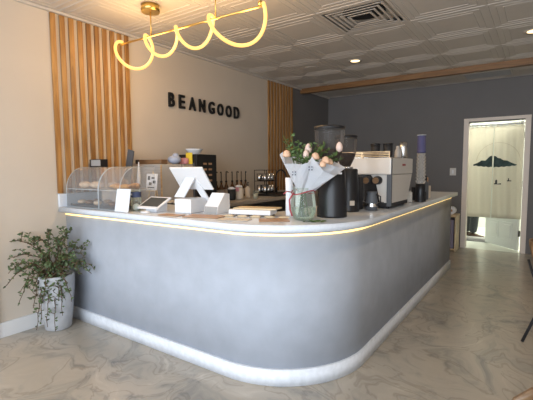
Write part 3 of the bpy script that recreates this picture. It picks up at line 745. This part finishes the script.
for (x, yy) in ((.05, y0-.005), (.120, y0+.02)):
    MB('matte_black').lathe([(.030, 0), (.033, .006), (.033, .05), (.029, .07)], 20, mtx=T(x, yy, .225) @ RX(PI/2)).build('steam_knob', em)
for (x, yy) in ((.05, y0-.076), (.120, y0-.051)): MB('walnut').lathe([(.025, 0), (.025, .004)], 20, mtx=T(x, yy, .225) @ RX(PI/2)).build('knob_cap', em)
b = MB('steel'); b.tube([(-.16, y0-.01, .26), (-.17, y0-.03, .18), (-.15, y0-.03, .09)], .005, 8); b.build('steam_wand', em)
b = MB('black')
for yy in (-.12, .08): b.lathe([(.034, .17), (.034, .215), (.03, .265)], 20, (x0+.03, yy, 0)); b.tube([(x0+.03, yy, .19), (x0-.09, yy, .18)], .012, 10)
b.build('group_head', em)
b = MB('red_mark'); yb = y0+.30
for k, (u, w_) in enumerate(((0, .012), (.017, .010), (.030, .013), (.047, .010), (.060, .012), (.076, .012))): b.box(x1+.0005, x1+.003, yb+u, yb+u+w_, .340, .356)
b.build('badge', em)
for x in (x0+.03, x1-.04):
    for yy in (y0+.05, y1-.17): MB('matte_black').lathe([(.016, 0), (.013, .013)], 14, (x, yy, 0)).build('foot', em)
# cups and bottles on the machine
TZ = Z+.4095
for (dx, dy, l_) in ((.05, -.20, 'black cup on the espresso machine top, nearer the hopper'), (.145, -.17, 'black cup on the espresso machine top, nearer the white corner')):
    o = thing('black_cup', l_, 'cup', (2.28+dx, 3.43+dy, TZ), 0, 'black cups on the espresso machine')
    MB('matte_black').lathe([(.026, 0), (.034, .02), (.038, .10), (.035, .10), (.030, .02)], 20).build('cup_body', o)
    MB('black').lathe([(.040, .101), (.042, .106), (.038, .114), (.03, .116)], 20).build('rim_lid', o)
o = tag(MB('light_grey', 'cream_foam').lathe([(.028, 0), (.030, .01), (.028, .06), (.016, .08), (.016, .105)], 18).build('syrup_jar'), 'small pale jar on the espresso machine left of the steel cup', 'jar'); o.location = (2.42, 3.55, TZ)
o = tag(MB('steel').lathe([(.034, 0), (.042, .02), (.040, .10), (.034, .145), (.031, .145), (.036, .02)], 20).build('steel_cup'), 'shiny steel cup at the right end of the espresso machine top', 'cup'); o.location = (2.43, 3.675, TZ)
# pitcher in front of the machine
o = thing('milk_pitcher', 'small dark steel milk pitcher standing in front of the espresso machine', 'pitcher', (2.405, 2.955, Z))
MB('dark_grey').lathe([(.042, .0), (.047, .01), (.045, .08), (.036, .12), (.040, .145), (.037, .145)], 22).build('pitcher_body', o)
MB('black').tube([(.038, -.01, .12), (.075, -.02, .11), (.075, -.02, .05), (.045, -.01, .04)], .005, 8).build('handle', o)
MB('steel').lathe([(.0472, .03), (.0466, .055)], 22, cap=False).build('shiny_band', o)
# doser/black body left of the machine front
o = thing('tamper_station', 'tall matte black tamping block between the small grinder and the espresso machine', 'tamper station', (2.28, 2.945, Z))
MB('matte_black').box(-.07, .045, -.045, .045, 0, .26, .012).build('tall_block', o)
MB('black').lathe([(.03, .261), (.03, .27), (.012, .272)], 18).build('cap', o)

# cup tower and neighbours at the bar's end
ct = thing('cup_dispenser', 'tall stack of clear cups topped with violet cups in a black holder', 'cup stack', (2.53, 3.92, Z))
MB('black').lathe([(.052, 0), (.055, .006), (.045, .02), (.042, .10), (.046, .17)], 24).build('holder', ct)
b = MB('sleeve'); pr = []
for k in range(9): z = .172+k*.032; pr += [(.038-.0006*k, z), (.050-.0008*k, z+.030)]
b.lathe(pr, 24); b.build('clear_cups', ct)
b = MB('purple'); pr = []
for k in range(7): z = .461+k*.023; pr += [(.036, z), (.0435-.0006*k, z+.0215)]
b.lathe(pr, 24); b.build('violet_cups', ct)
MB('paper').lathe([(.041, .624), (.041, .628)], 20).build('top_cup_rim', ct)
for (x, y, h_, r_, l_) in ((2.52, 4.04, .10, .036, 'black lid stack right beside the tall cup stack'), (2.44, 3.93+.16, .13, .036, 'black lid stack behind the tall cup stack')):
    b = MB('matte_black'); pr = []
    for k in range(int(h_/.013)): pr += [(r_, k*.013), (r_*1.06, k*.013+.008), (r_*.93, k*.013+.011)]
    b.lathe(pr, 22); o = b.build('lid_stack'); o.location = (x, y, Z); tag(o, l_, 'cup lids', 'stacks of black cup lids')
o = thing('thermos', 'slim dark bottle standing between the cup stack and paper box', 'bottle', (2.50, 4.22, Z))
MB('dark_grey').lathe([(.035, 0), (.037, .01), (.037, .15), (.028, .18), (.020, .19)], 22).build('bottle_body', o)
MB('black').lathe([(.021, .191), (.021, .235), (.015, .24)], 18).build('cap', o)
o = thing('straw_box', 'beige box of straws near the far end of the bar', 'box', (2.47, 4.42, Z))
MB('cream_foam').box(-.035, .035, -.045, .045, 0, .13, .003).build('box_body', o)
b = MB('cork')
for k in range(12): a = random.uniform(-.02, .02); c_ = random.uniform(-.03, .03); b.tube([(a, c_, .12), (a*1.3, c_*1.2, .205+random.random()*.02)], .0035, 6)
b.build('straws', o)
o = thing('card_holder', 'small clear holder with cards by the espresso machine corner', 'card holder', (2.46, 3.795, Z))
MB('clear').box(-.03, .03, -.012, .012, 0, .07).build('holder', o); MB('cream_foam').box(-.026, .026, -.008, .008, .002, .095).build('cards', o)

# ------------------------------------------------------------------ on the back counter
BT = BZ+.001
gb = thing('speaker_box', 'light grey finely striped metal box on the back counter', 'appliance', (.30, 2.71, BT))
MB('light_grey').box(-.19, .15, -.13, .13, 0, .425, .01).build('casing', gb)
b = MB('grey')
for k in range(26): b.box(-.17, .13, -.1315, -.1305, .03+k*.015, .036+k*.015)
b.build('vent_stripes', gb)
MB('wood').box(.13, .152, -.135, -.132, .0, .42, .001).build('wood_strip', gb)
o = thing('knife_case', 'dark brown long case lying on the grey metal box', 'case', (.20, 2.66, BT+.427), math.radians(8)); MB('walnut').box(-.17, .17, -.05, .05, 0, .045, .01).build('case_body', o); MB('black').box(-.172, -.12, -.052, .052, .004, .047, .01).build('end_cap', o)
o = MB('blue_bag').ball((0, 0, .045), .07, 1.1, .9, .66, 14).ball((.02, 0, .085), .035, 1, 1, .8, 10).build('plastic_bag'); o.location = (.37, 2.815, BT+.427+.001); tag(o, 'crumpled pale blue bag on top of the grey box', 'bag')
sb = thing('bread_box', 'low beige shelf box behind the register, under the pink packet', 'box', (.30, 2.91, BT)); MB('cabinet').box(-.2, .16, -.06, .075, 0, .425, .006).build('shelf_box', sb)
o = MB('pink').box(-.04, .05, -.03, .03, 0, .065, .02).build('pink_packet'); o.location = (.38, 2.935, BT+.4265); tag(o, 'soft pink packet between the blue bag and the yellow bag', 'packet')
om = thing('coffee_brewer', 'tall black bean-to-cup brewer with a pale control panel, white bowl on top', 'coffee machine', (.34, 3.16, BT))
MB('black').box(-.2, .17, -.17, .14, 0, .53, .008).build('casing', om)
for r_ in range(4):
    for q_ in range(2): MB('cork').box(.171, .174, -.07+.08*q_, -.02+.08*q_, .24+r_*.06, .26+r_*.06, .001).build('button', om)
b = MB('dark_grey'); b.box(-.12, .14, -.172, -.1705, .05, .44, .0005); b.build('front_panel', om)
yb_ = tag(MB('yellow').box(-.045, .045, -.006, .006, 0, .12, .004).build('yellow_bag'), 'bright yellow coffee bag leaning on the black brewer', 'bag'); yb_.location = (.42, 2.974, BT+.4265)
o = MB('paper').lathe([(.05, 0), (.055, .006), (.085, .05), (.098, .062), (.092, .062), (.05, .012), (.001, .010)], 28, cap=False).lathe([(.001, 0), (.05, 0)], 28, cap=False).build('white_bowl'); o.location = (.32, 3.15, BT+.5315); tag(o, 'wide white bowl on top of the black brewer', 'bowl')
# small espresso cups before the grey box
for k, l_ in enumerate(('small dark-striped cup before the grey box, left one', 'small dark-striped cup before the grey box, right one')):
    o = thing('small_cup', l_, 'cup', (.50+.10*k, 2.63, BT), 0, 'small cups before the grey box')
    MB('cream_foam').lathe([(.025, 0), (.034, .01), (.038, .07), (.034, .07), (.03, .012)], 20).build('cup_body', o); MB('dark_ink').lathe([(.0372, .022), (.0392, .05)], 20, cap=False).build('dark_band', o)
# syrup bottles with pumps
lab_ = ['leftmost pump syrup bottle behind the register', 'second pump syrup bottle from the register', 'third pump syrup bottle from the register', 'fourth pump syrup bottle, first after the gap', 'fifth pump syrup bottle, between fourth and sixth', 'sixth pump syrup bottle, left of the last one', 'last pump syrup bottle, nearest the white-topped soap bottle']
sy = thing('syrup_bottle', lab_[0], 'syrup bottle', (.14, 3.70, BT), 0, 'syrup bottles along the wall')
MB('amber').lathe([(.030, 0), (.032, .008), (.032, .13), (.012, .18), (.012, .20)], 18).build('bottle_body', sy)
MB('bean_bag').lathe([(.0325, .03), (.0325, .11)], 18, cap=False).build('label', sy)
MB('black').lathe([(.015, .201), (.015, .22), (.006, .222), (.006, .335)], 12).tube([(0, 0, .335), (.03, -.02, .335), (.045, -.03, .325)], .006, 8).build('pump', sy)
for y, l_ in zip((3.795, 3.89, 4.01, 4.11, 4.20, 4.295), lab_[1:]): dup(sy, (.14, y, BT), random.uniform(-.5, .5), l_)
# steel jugs, containers
o = thing('whisk_cup', 'dark cup heaped with pale foam behind the bar', 'cup', (.42, 3.66, BT)); MB('matte_black').lathe([(.04, 0), (.048, .02), (.050, .13), (.046, .13)], 22).build('cup_body', o); MB('paper').ball((0, 0, .135), .046, 1, 1, .5).build('foam', o)
o = thing('flour_tub', 'pale plastic tub with a white lid and pink tag', 'tub', (.42, 3.80, BT)); MB('cream_foam').lathe([(.055, 0), (.058, .01), (.060, .12), (.04, .15)], 24).build('tub_body', o); MB('paper').lathe([(.043, .151), (.043, .165), (.02, .175)], 22).build('lid', o); MB('pink').box(.0, .05, -.066, -.062, .10, .15).build('tag', o)
o = thing('soap_bottle', 'cream pump soap bottle standing left of the cup rack', 'soap bottle', (.34, 4.08, BT)); MB('cream_foam').lathe([(.036, 0), (.038, .01), (.038, .12), (.014, .14), (.014, .15)], 22).build('bottle_body', o); MB('black').lathe([(.015, .151), (.015, .165), (.004, .168), (.004, .20)], 12).tube([(0, 0, .2), (.03, -.02, .195)], .005, 8).build('pump', o)
o = thing('glass_tumbler', 'clear glass tumbler in front of the soap bottle', 'glass', (.55, 3.97, BT)); MB('glass').lathe([(.03, 0), (.036, .10)], 20, cap=False).build('glass_body', o); MB('cream_foam').lathe([(.029, .002), (.033, .06)], 20).build('drink', o)
# cup rack
rk = thing('cup_rack', 'black two-tier wire rack filled with steel cups', 'rack', (.31, 4.53, BT+.021))
b = MB('matte_black')
for x in (-.10, .10):
    for y in (-.12, .12): b.tube([(x, y, 0), (x, y, .335)], .005, 6)
for z in (.02, .18, .33):
    b.tube([(-.1, -.12, z), (.1, -.12, z), (.1, .12, z), (-.1, .12, z)], .004, 6, closed=True)
    if z < .3:
        for k in range(9): yy = -.104+k*.026; b.tube([(-.1, yy, z), (.1, yy, z)], .002, 4)
b.build('wire_frame', rk)
tg = MB('matte_black').box(-.14, .24, -.44, .30, 0, .018, .006).build('drying_mat'); tg.location = (.34, 4.82, BT); tag(tg, 'black drying mat under the cup rack', 'mat')
cup0 = None; n = 0
names_ = ['left', 'middle', 'right']
for zi, z in enumerate((.025, .185)):
    for xi, x in enumerate((-.05, .05)):
        for yi, y in enumerate((-.08, 0, .08)):
            l_ = 'steel cup on the %s tier of the wire rack, %s %s' % (('lower', 'upper')[zi], ('wall side', 'bar side')[xi], names_[yi])
            loc = (.31+x, 4.53+y, BT+.021+z)
            if cup0 is None:
                cup0 = thing('steel_cup', l_, 'cup', loc, 0, 'steel cups in the wire rack')
                MB('steel').lathe([(.028, 0), (.034, .01), (.036, .10), (.033, .10), (.030, .012)], 16).build('cup_body', cup0)
            else: dup(cup0, loc, 0, l_)
fc = thing('faucet', 'black gooseneck faucet on the back counter before the far slats', 'faucet', (.14, 5.05, BT))
b = MB('matte_black'); b.lathe([(.03, 0), (.026, .01), (.018, .06)], 18)
b.tube([(0, 0, .05), (0, 0, .24)]+[(.09-.09*math.cos(a), -.0, .24+.11*math.sin(a)) for a in [PI*k/12 for k in range(1, 13)]]+[(.18, 0, .19)], .012, 10); b.build('spout', fc)
MB('matte_black').tube([(0, .02, .06), (0, .07, .10)], .006, 8).build('lever', fc)
o = thing('white_pitcher', 'small white pitcher beside the faucet', 'pitcher', (.48, 4.93, BT+.019)); MB('paper').lathe([(.035, 0), (.044, .02), (.040, .09), (.036, .12), (.033, .12)], 20).build('pitcher_body', o); MB('paper').tube([(.038, 0, .10), (.07, 0, .085), (.066, 0, .03), (.04, 0, .02)], .005, 8).build('handle', o)

# ------------------------------------------------------------------ far end
sw = thing('light_switch', 'white light switch plate on the charcoal wall left of the doorway', 'switch', (2.265, YF, 1.245))
MB('switch').box(-.047, .047, -.007, 0, -.06, .06, .003).build('plate', sw); MB('white').box(-.014, .014, -.012, -.0071, -.03, .03, .002).build('rocker', sw)
tc_ = thing('waste_cabinet', 'open wooden waste cabinet against the wall beside the doorway', 'waste cabinet', (2.255, 6.84, 0))
b = MB('bamboo'); b.box(-.15, .16, -.16, .16, .55, .575, .003); b.box(-.15, -.13, -.16, .16, 0, .549, .002); b.box(.135, .155, -.16, .16, 0, .549, .002); b.box(-.13, .135, -.15, .15, .02, .04); b.box(-.13, .135, .14, .155, .04, .549); b.build('frame', tc_)
MB('violet_panel').box(-.115, .12, -.14, .12, .041, .50, .02).build('liner_bin', tc_)
o = thing('paper_towel_roll', 'white paper roll lying on the waste cabinet', 'paper roll', (2.32, 6.82, .577)); MB('paper').lathe([(.06, 0), (.06, .11)], 28, mtx=T(0, .055, .061) @ RX(PI/2)).build('roll', o); MB('cork').lathe([(.02, .1105), (.02, .112)], 16, mtx=T(0, .055, .061) @ RX(PI/2)).build('core', o)

# split doorway curtain
cu_ = thing('doorway_curtain', 'off-white split curtain with a mountain print in the doorway', 'curtain', (2.86, YF+.02, 1.975))
MB('white').tube([(DX0+.013-2.86, 0, 0), (DX1-.013-2.86, 0, 0)], .009, 12).build('tension_rod', cu_)
def panel(x0, x1, seed):
    b = MB('linen'); nx, nz = 26, 20; rows = []
    th = .002
    def yy(x, z): return .006*math.sin(x*31+seed)*(0.3+.7*(1.975-z)/1.4)+.003*math.sin(x*70+z*3)
    for s_ in (0, 1):
        g_ = [[b.bm.verts.new((x0+(x1-x0)*i/nx-2.86, yy(x0+(x1-x0)*i/nx, 1.95-1.432*j/nz)+(th if s_ else 0), 1.95-1.432*j/nz-1.975)) for i in range(nx+1)] for j in range(nz+1)]
        rows.append(g_)
        for j in range(nz):
            for i in range(nx):
                q = [g_[j][i], g_[j][i+1], g_[j+1][i+1], g_[j+1][i]]; b._f(q if s_ else q[::-1], True)
    f0, f1 = rows
    for i in range(nx): b._f([f0[0][i], f0[0][i+1], f1[0][i+1], f1[0][i]]); b._f([f0[nz][i], f0[nz][i+1], f1[nz][i+1], f1[nz][i]])
    for j in range(nz): b._f([f0[j][0], f0[j+1][0], f1[j+1][0], f1[j][0]]); b._f([f0[j][nx], f0[j+1][nx], f1[j+1][nx], f1[j][nx]])
    o = b.build('curtain_panel', cu_)
    lp = MB('linen')
    for k in range(5): xx = x0+.04+(x1-x0-.08)*k/4-2.86; lp.tube([(xx, .013*math.cos(a), .013*math.sin(a)) for a in [2*PI*q/12 for q in range(12)]], .004, 4, closed=True); lp.box(xx-.012, xx+.012, -.003, .002, -.034, -.012)
    lp.build('hanging_loop', o)
    return o, yy
SL = 2.835
pa, ya = panel(DX0+.02, SL-.008, 0.4); pb, yb2 = panel(SL+.004, DX1-.018, 2.0)
def prt(obj_, yy, m_, quads, off):
    b = MB(m_)
    for cols in quads:
        prev = None
        for (x, zt, zb) in cols:
            y = yy(x, (zt+zb)/2)-off
            cur = [b.bm.verts.new((x-2.86, yy(x, zt)-off, zt-1.975)), b.bm.verts.new((x-2.86, yy(x, zb)-off, zb-1.975))]
            if prev: b._f([prev[0], cur[0], cur[1], prev[1]])
            prev = cur
    return b.build('mountain_print' if m_ == 'mountain' else ('moon_print' if m_ == 'mist' else 'boat_print'), obj_, fix=False)
prof = [(2.56, 1.362), (2.62, 1.386), (2.672, 1.424), (2.728, 1.420), (2.76, 1.455), (2.794, 1.491), (2.834, 1.498), (2.875, 1.483), (2.90, 1.457), (2.93, 1.455), (2.97, 1.425), (3.024, 1.417), (3.08, 1.385), (3.156, 1.352)]
def top(x):
    for (a, za), (c_, zc_) in zip(prof, prof[1:]):
        if a <= x <= c_: return za+(zc_-za)*(x-a)/(c_-a)
    return 1.35
def bot(x): return 1.345-.028*math.sin(max(0, min(1, (x-2.56)/.596))*PI)+.004*math.sin(x*90)
def cols(x0, x1, f, g_, n_=24): return [(x0+(x1-x0)*k/n_, f(x0+(x1-x0)*k/n_), g_(x0+(x1-x0)*k/n_)) for k in range(n_+1)]
prt(pa, ya, 'mountain', [cols(2.56, SL-.012, top, bot)], .0022); prt(pb, yb2, 'mountain', [cols(SL+.008, 3.156, top, bot)], .0022)
mcx, mcz, mr = 2.90, 1.40, .30
def ring_o(x): return mcz+math.sqrt(max(0, mr**2-(x-mcx)**2))
def ring_i(x): return mcz+math.sqrt(max(0, (mr-.007)**2-(x-mcx)**2))
prt(pa, ya, 'mist', [cols(mcx-mr+.001, SL-.012, ring_o, ring_i)], .0016); prt(pb, yb2, 'mist', [cols(SL+.008, mcx+mr-.001, ring_o, ring_i)], .0016)
prt(pb, yb2, 'dark_ink', [cols(2.874, 2.902, lambda x: 1.125-abs(x-2.888)*1.2, lambda x: 1.055, 4), cols(2.86, 2.955, lambda x: 1.058+.01*abs(x-2.905)/.05, lambda x: 1.047, 6), cols(3.045, 3.058, lambda x: 1.145, lambda x: 1.105, 3), cols(3.03, 3.09, lambda x: 1.108+.004, lambda x: 1.098, 4)], .0022)

# ------------------------------------------------------------------ person behind the curtain
def skin_body(name, m_, verts, edges, radii, parent=None, lv=2, root=0):
    me = bpy.data.meshes.new(name); me.from_pydata(verts, edges, []); me.materials.append(M[m_])
    o = bpy.data.objects.new(name, me); C.objects.link(o)
    sk = o.modifiers.new('skin', 'SKIN'); sk.use_smooth_shade = True
    d = me.skin_vertices.new(name='skin') if not me.skin_vertices else me.skin_vertices[0]
    for i, r_ in enumerate(radii): me.skin_vertices[0].data[i].radius = r_ if isinstance(r_, tuple) else (r_, r_); me.skin_vertices[0].data[i].use_root = (i == root)
    su = o.modifiers.new('sub', 'SUBSURF'); su.levels = lv; su.render_levels = lv
    if parent: o.parent = parent
    return o
pe = thing('person', 'person in grey trousers and brown shoes standing behind the doorway curtain', 'person', (2.475, 8.23, 0))
# faces picture-right (+X); feet a small step apart
V = [(0, 0, .95), (0, 0, 1.08), (0, 0, 1.24), (0, 0, 1.38), (.01, 0, 1.47), (.02, 0, 1.53),
     (.0, -.09, .90), (.02, -.10, .50), (-.01, -.10, .10), (0, .09, .90), (-.05, .10, .50), (-.13, .10, .10),
     (0, -.18, 1.38), (-.02, -.23, 1.12), (.07, -.22, .90), (0, .18, 1.38), (-.02, .23, 1.12), (.07, .22, .90)]
E_ = [(0, 1), (1, 2), (2, 3), (3, 4), (4, 5), (0, 6), (6, 7), (7, 8), (0, 9), (9, 10), (10, 11), (3, 12), (12, 13), (13, 14), (3, 15), (15, 16), (16, 17)]
Rr = [(.13, .10), (.115, .09), (.13, .10), (.12, .09), .055, .05, .085, .062, .045, .085, .062, .045, .058, .042, .03, .058, .042, .03]
skin_body('body', 'skin', V, E_, Rr, pe)
VT = [(0, 0, .97), (.0, -.09, .88), (.02, -.10, .50), (-.01, -.10, .09), (0, .09, .88), (-.05, .10, .50), (-.13, .10, .09)]
skin_body('trousers', 'denim', VT, [(0, 1), (1, 2), (2, 3), (0, 4), (4, 5), (5, 6)], [(.145, .125), .10, .08, .072, .10, .08, .072], pe)
VS = [(0, 0, .93), (0, 0, 1.10), (0, 0, 1.26), (0, 0, 1.39), (.005, 0, 1.44), (0, -.18, 1.385), (-.015, -.225, 1.18), (0, .18, 1.385), (-.015, .225, 1.18)]
skin_body('shirt', 'shirt', VS, [(0, 1), (1, 2), (2, 3), (3, 4), (3, 5), (5, 6), (3, 7), (7, 8)], [(.155, .125), (.13, .105), (.145, .112), (.13, .10), .07, .068, .056, .068, .056], pe)
hd = MB('skin'); hd.ball((.03, 0, 1.64), .1, .95, .76, 1.2, 20); hd.ball((.125, 0, 1.625), .018, .9, .8, 1.4, 8); hd.ball((.115, 0, 1.575), .016, .7, 1.5, .5, 8)
for s_ in (-1, 1): hd.ball((.02, .077*s_, 1.63), .022, .8, .35, 1.3, 8)
hd.build('head', pe)
b = MB('white', 'black')
for s_ in (-1, 1): b.use(0).ball((.112, .03*s_, 1.645), .011, n=8); b.use(1).ball((.121, .03*s_, 1.645), .005, n=8)
b.build('eyes', pe)
b = MB('hair'); b.ball((.008, 0, 1.675), .106, .95, .84, 1.05, 20); b.build('hair', pe)
for s_ in (-1, 1):
    b = None
    V = [(.07, .22*s_, .90), (.085, .22*s_, .84), (.09, .22*s_, .80)]; E2 = [(0, 1), (1, 2)]; R2 = [(.026, .02), (.032, .018), (.03, .016)]
    for q in range(4):
        i0 = len(V); dx = -.027+.018*q; L = (.07, .082, .078, .062)[q]
        V += [(.09+dx, .22*s_, .79), (.095+dx, .218*s_, .79-L*.5), (.085+dx, .212*s_, .79-L)]; E2 += [(2, i0), (i0, i0+1), (i0+1, i0+2)]; R2 += [.010, .0085, .007]
    i0 = len(V); V += [(.12, .215*s_, .83), (.135, .205*s_, .79)]; E2 += [(1, i0), (i0, i0+1)]; R2 += [.011, .009]
    skin_body('hand', 'skin', V, E2, R2, pe, 1)
for (x, y) in ((-.01, -.10), (-.13, .10)):
    sh = MB('brown_shoe'); prof_ = [(-.07, .03, .045, .04), (-.03, .035, .05, .05), (.03, .038, .045, .045), (.10, .042, .034, .032), (.16, .038, .026, .024), (.195, .02, .022, .016)]
    sh.tube([(x+a, y, .028+h_*.5) for a, w_, h_, r_ in prof_], .04, 12, rs=[r_ for a, w_, h_, r_ in prof_]); s1 = sh.build('shoe', pe)
    MB('sole').prism([(x-.085, y-.03), (x-.04, y-.042), (x+.08, y-.045), (x+.17, y-.035), (x+.205, y), (x+.17, y+.035), (x+.08, y+.045), (x-.04, y+.042), (x-.085, y+.03)], .001, .03, 'z').build('sole', s1)
mp = tag(MB('grey').box(-.28, .24, -.11, .11, .0, .05, .012).box(-.25, .21, -.09, .09, .05, .06, .008).build('floor_scale'), 'low grey-green platform on the back room floor in front of the feet', 'platform'); mp.location = (2.53, 7.93, .001)

# ------------------------------------------------------------------ chairs at the right edge
def chair(loc, rz, label):
    """faces local +X, back rest at local -X"""
    o = thing('dining_chair', label, 'chair', loc, rz, 'wooden shell chairs with black legs')
    b = MB('walnut'); n_ = 14; rows = []
    for s_ in (0, 1):
        g_ = []
        for j in range(9):
            z = .50+.265*j/8; row = []
            half = .225 * (1, 1, 1, 1, 1, .985, .95, .88, .72)[j]
            for i in range(n_+1):
                u = -1+2*i/n_; yv = u*half; x = -.232-.105*(j/8)+.085*u*u*1.0+(.014 if s_ else 0)
                row.append(b.bm.verts.new((x, yv, z)))
            g_.append(row)
        rows.append(g_)
        for j in range(8):
            for i in range(n_):
                q = [g_[j][i], g_[j][i+1], g_[j+1][i+1], g_[j+1][i]]; b._f(q, True)
    f0, f1 = rows
    for i in range(n_): b._f([f0[0][i], f1[0][i], f1[0][i+1], f0[0][i+1]]); b._f([f0[8][i], f1[8][i], f1[8][i+1], f0[8][i+1]])
    for j in range(8): b._f([f0[j][0], f1[j][0], f1[j+1][0], f0[j+1][0]]); b._f([f0[j][n_], f1[j][n_], f1[j+1][n_], f0[j+1][n_]])
    b.build('backrest', o)
    b = MB('matte_black')
    for j in range(8):
        for i in range(1, n_-1):
            z0, z1 = .52+.22*j/8, .52+.22*(j+1)/8
            def pt(i_, j_): u = -1+2*i_/n_; jj = j_; return (-.214-.105*(jj/8)*.93+.085*u*u, u*.19*(1, 1, 1, 1, 1, .98, .94, .86, .74)[jj], .515+.225*jj/8)
            b._f([b.bm.verts.new(pt(i, j)), b.bm.verts.new(pt(i+1, j)), b.bm.verts.new(pt(i+1, j+1)), b.bm.verts.new(pt(i, j+1))], True)
    bmesh.ops.remove_doubles(b.bm, verts=b.bm.verts[:], dist=1e-4); bmesh.ops.solidify(b.bm, geom=b.bm.faces[:], thickness=-.012); b.build('back_pad', o)
    seat = [(-.19+.0, -.17), (-.10, -.215), (.10, -.22), (.19, -.20), (.215, -.12), (.215, .12), (.19, .20), (.10, .22), (-.10, .215), (-.19, .17)]
    MB('walnut').prism(seat, .435, .45, 'z').build('seat', o)
    MB('matte_black').prism([(x*.92, y*.92) for x, y in seat], .4505, .48, 'z').build('seat_pad', o)
    for s_ in (-1, 1): MB('matte_black').tube([(-.10, .10*s_, .43), (-.20, .15*s_, .425), (-.245, .13*s_, .50), (-.292, .12*s_, .62)], .009, 8).build('back_support', o)
    for sx in (-1, 1):
        for sy_ in (-1, 1): MB('matte_black').tube([(.13*sx, .14*sy_, .432), (.27*sx, .20*sy_, .0)], .011, 8).build('leg', o)
    return o
chair((3.73, 3.57, 0), math.radians(-25), 'wooden chair with black legs at the right edge, halfway down the room')
chair((3.625, .925, 0), math.radians(-92), 'wooden chair whose rounded black-padded back shows in the bottom right corner')

# ------------------------------------------------------------------ light
w = bpy.data.worlds.new('World'); bpy.context.scene.world = w; w.use_nodes = True; nt = w.node_tree
sky = nt.nodes.new('ShaderNodeTexSky'); sky.sky_type = 'NISHITA'; sky.sun_elevation = math.radians(35); sky.sun_rotation = math.radians(0); sky.sun_disc = False
nt.links.new(sky.outputs[0], nt.nodes['Background'].inputs[0]); nt.nodes['Background'].inputs[1].default_value = .15
def area(name, loc, rot, sx, sy, e, col):
    l = bpy.data.lights.new(name, 'AREA'); l.shape = 'RECTANGLE'; l.size = sx; l.size_y = sy; l.energy = e; l.color = col
    o = bpy.data.objects.new(name, l); C.objects.link(o); o.location = loc; o.rotation_euler = rot; return o
area('window_daylight', ((X0+X1)/2, YB+.03, 1.45), (PI/2, 0, 0), X1-X0-.3, 1.9, 245, (.82, .90, 1))
area('back_room_lamp', (3.0, 8.4, H-.05), (0, 0, 0), 1.6, 1.2, 115, (.99, 1, .88))

# ------------------------------------------------------------------ camera
cam = bpy.data.cameras.new('camera'); co = bpy.data.objects.new('camera', cam); C.objects.link(co)
cam.sensor_width = 36; cam.lens = 395.961*36/533; cam.clip_start = .05
y_, t_, r_ = math.radians(34.801), math.radians(-4.66), math.radians(-.355)
fw = Vector((-math.sin(y_)*math.cos(t_), math.cos(y_)*math.cos(t_), math.sin(t_))); ri = Vector((math.cos(y_), math.sin(y_), 0)); up = ri.cross(fw)
ri2 = ri*math.cos(r_)+up*math.sin(r_); up2 = -ri*math.sin(r_)+up*math.cos(r_)
co.matrix_world = Matrix(((ri2.x, up2.x, -fw.x, 3.473), (ri2.y, up2.y, -fw.y, 0), (ri2.z, up2.z, -fw.z, 1.33), (0, 0, 0, 1)))
sc = bpy.context.scene; sc.camera = co
sc.view_settings.view_transform = 'Standard'; sc.view_settings.look = 'None'; sc.view_settings.gamma = 1; sc.view_settings.exposure = 0; sc.view_settings.use_curve_mapping = False
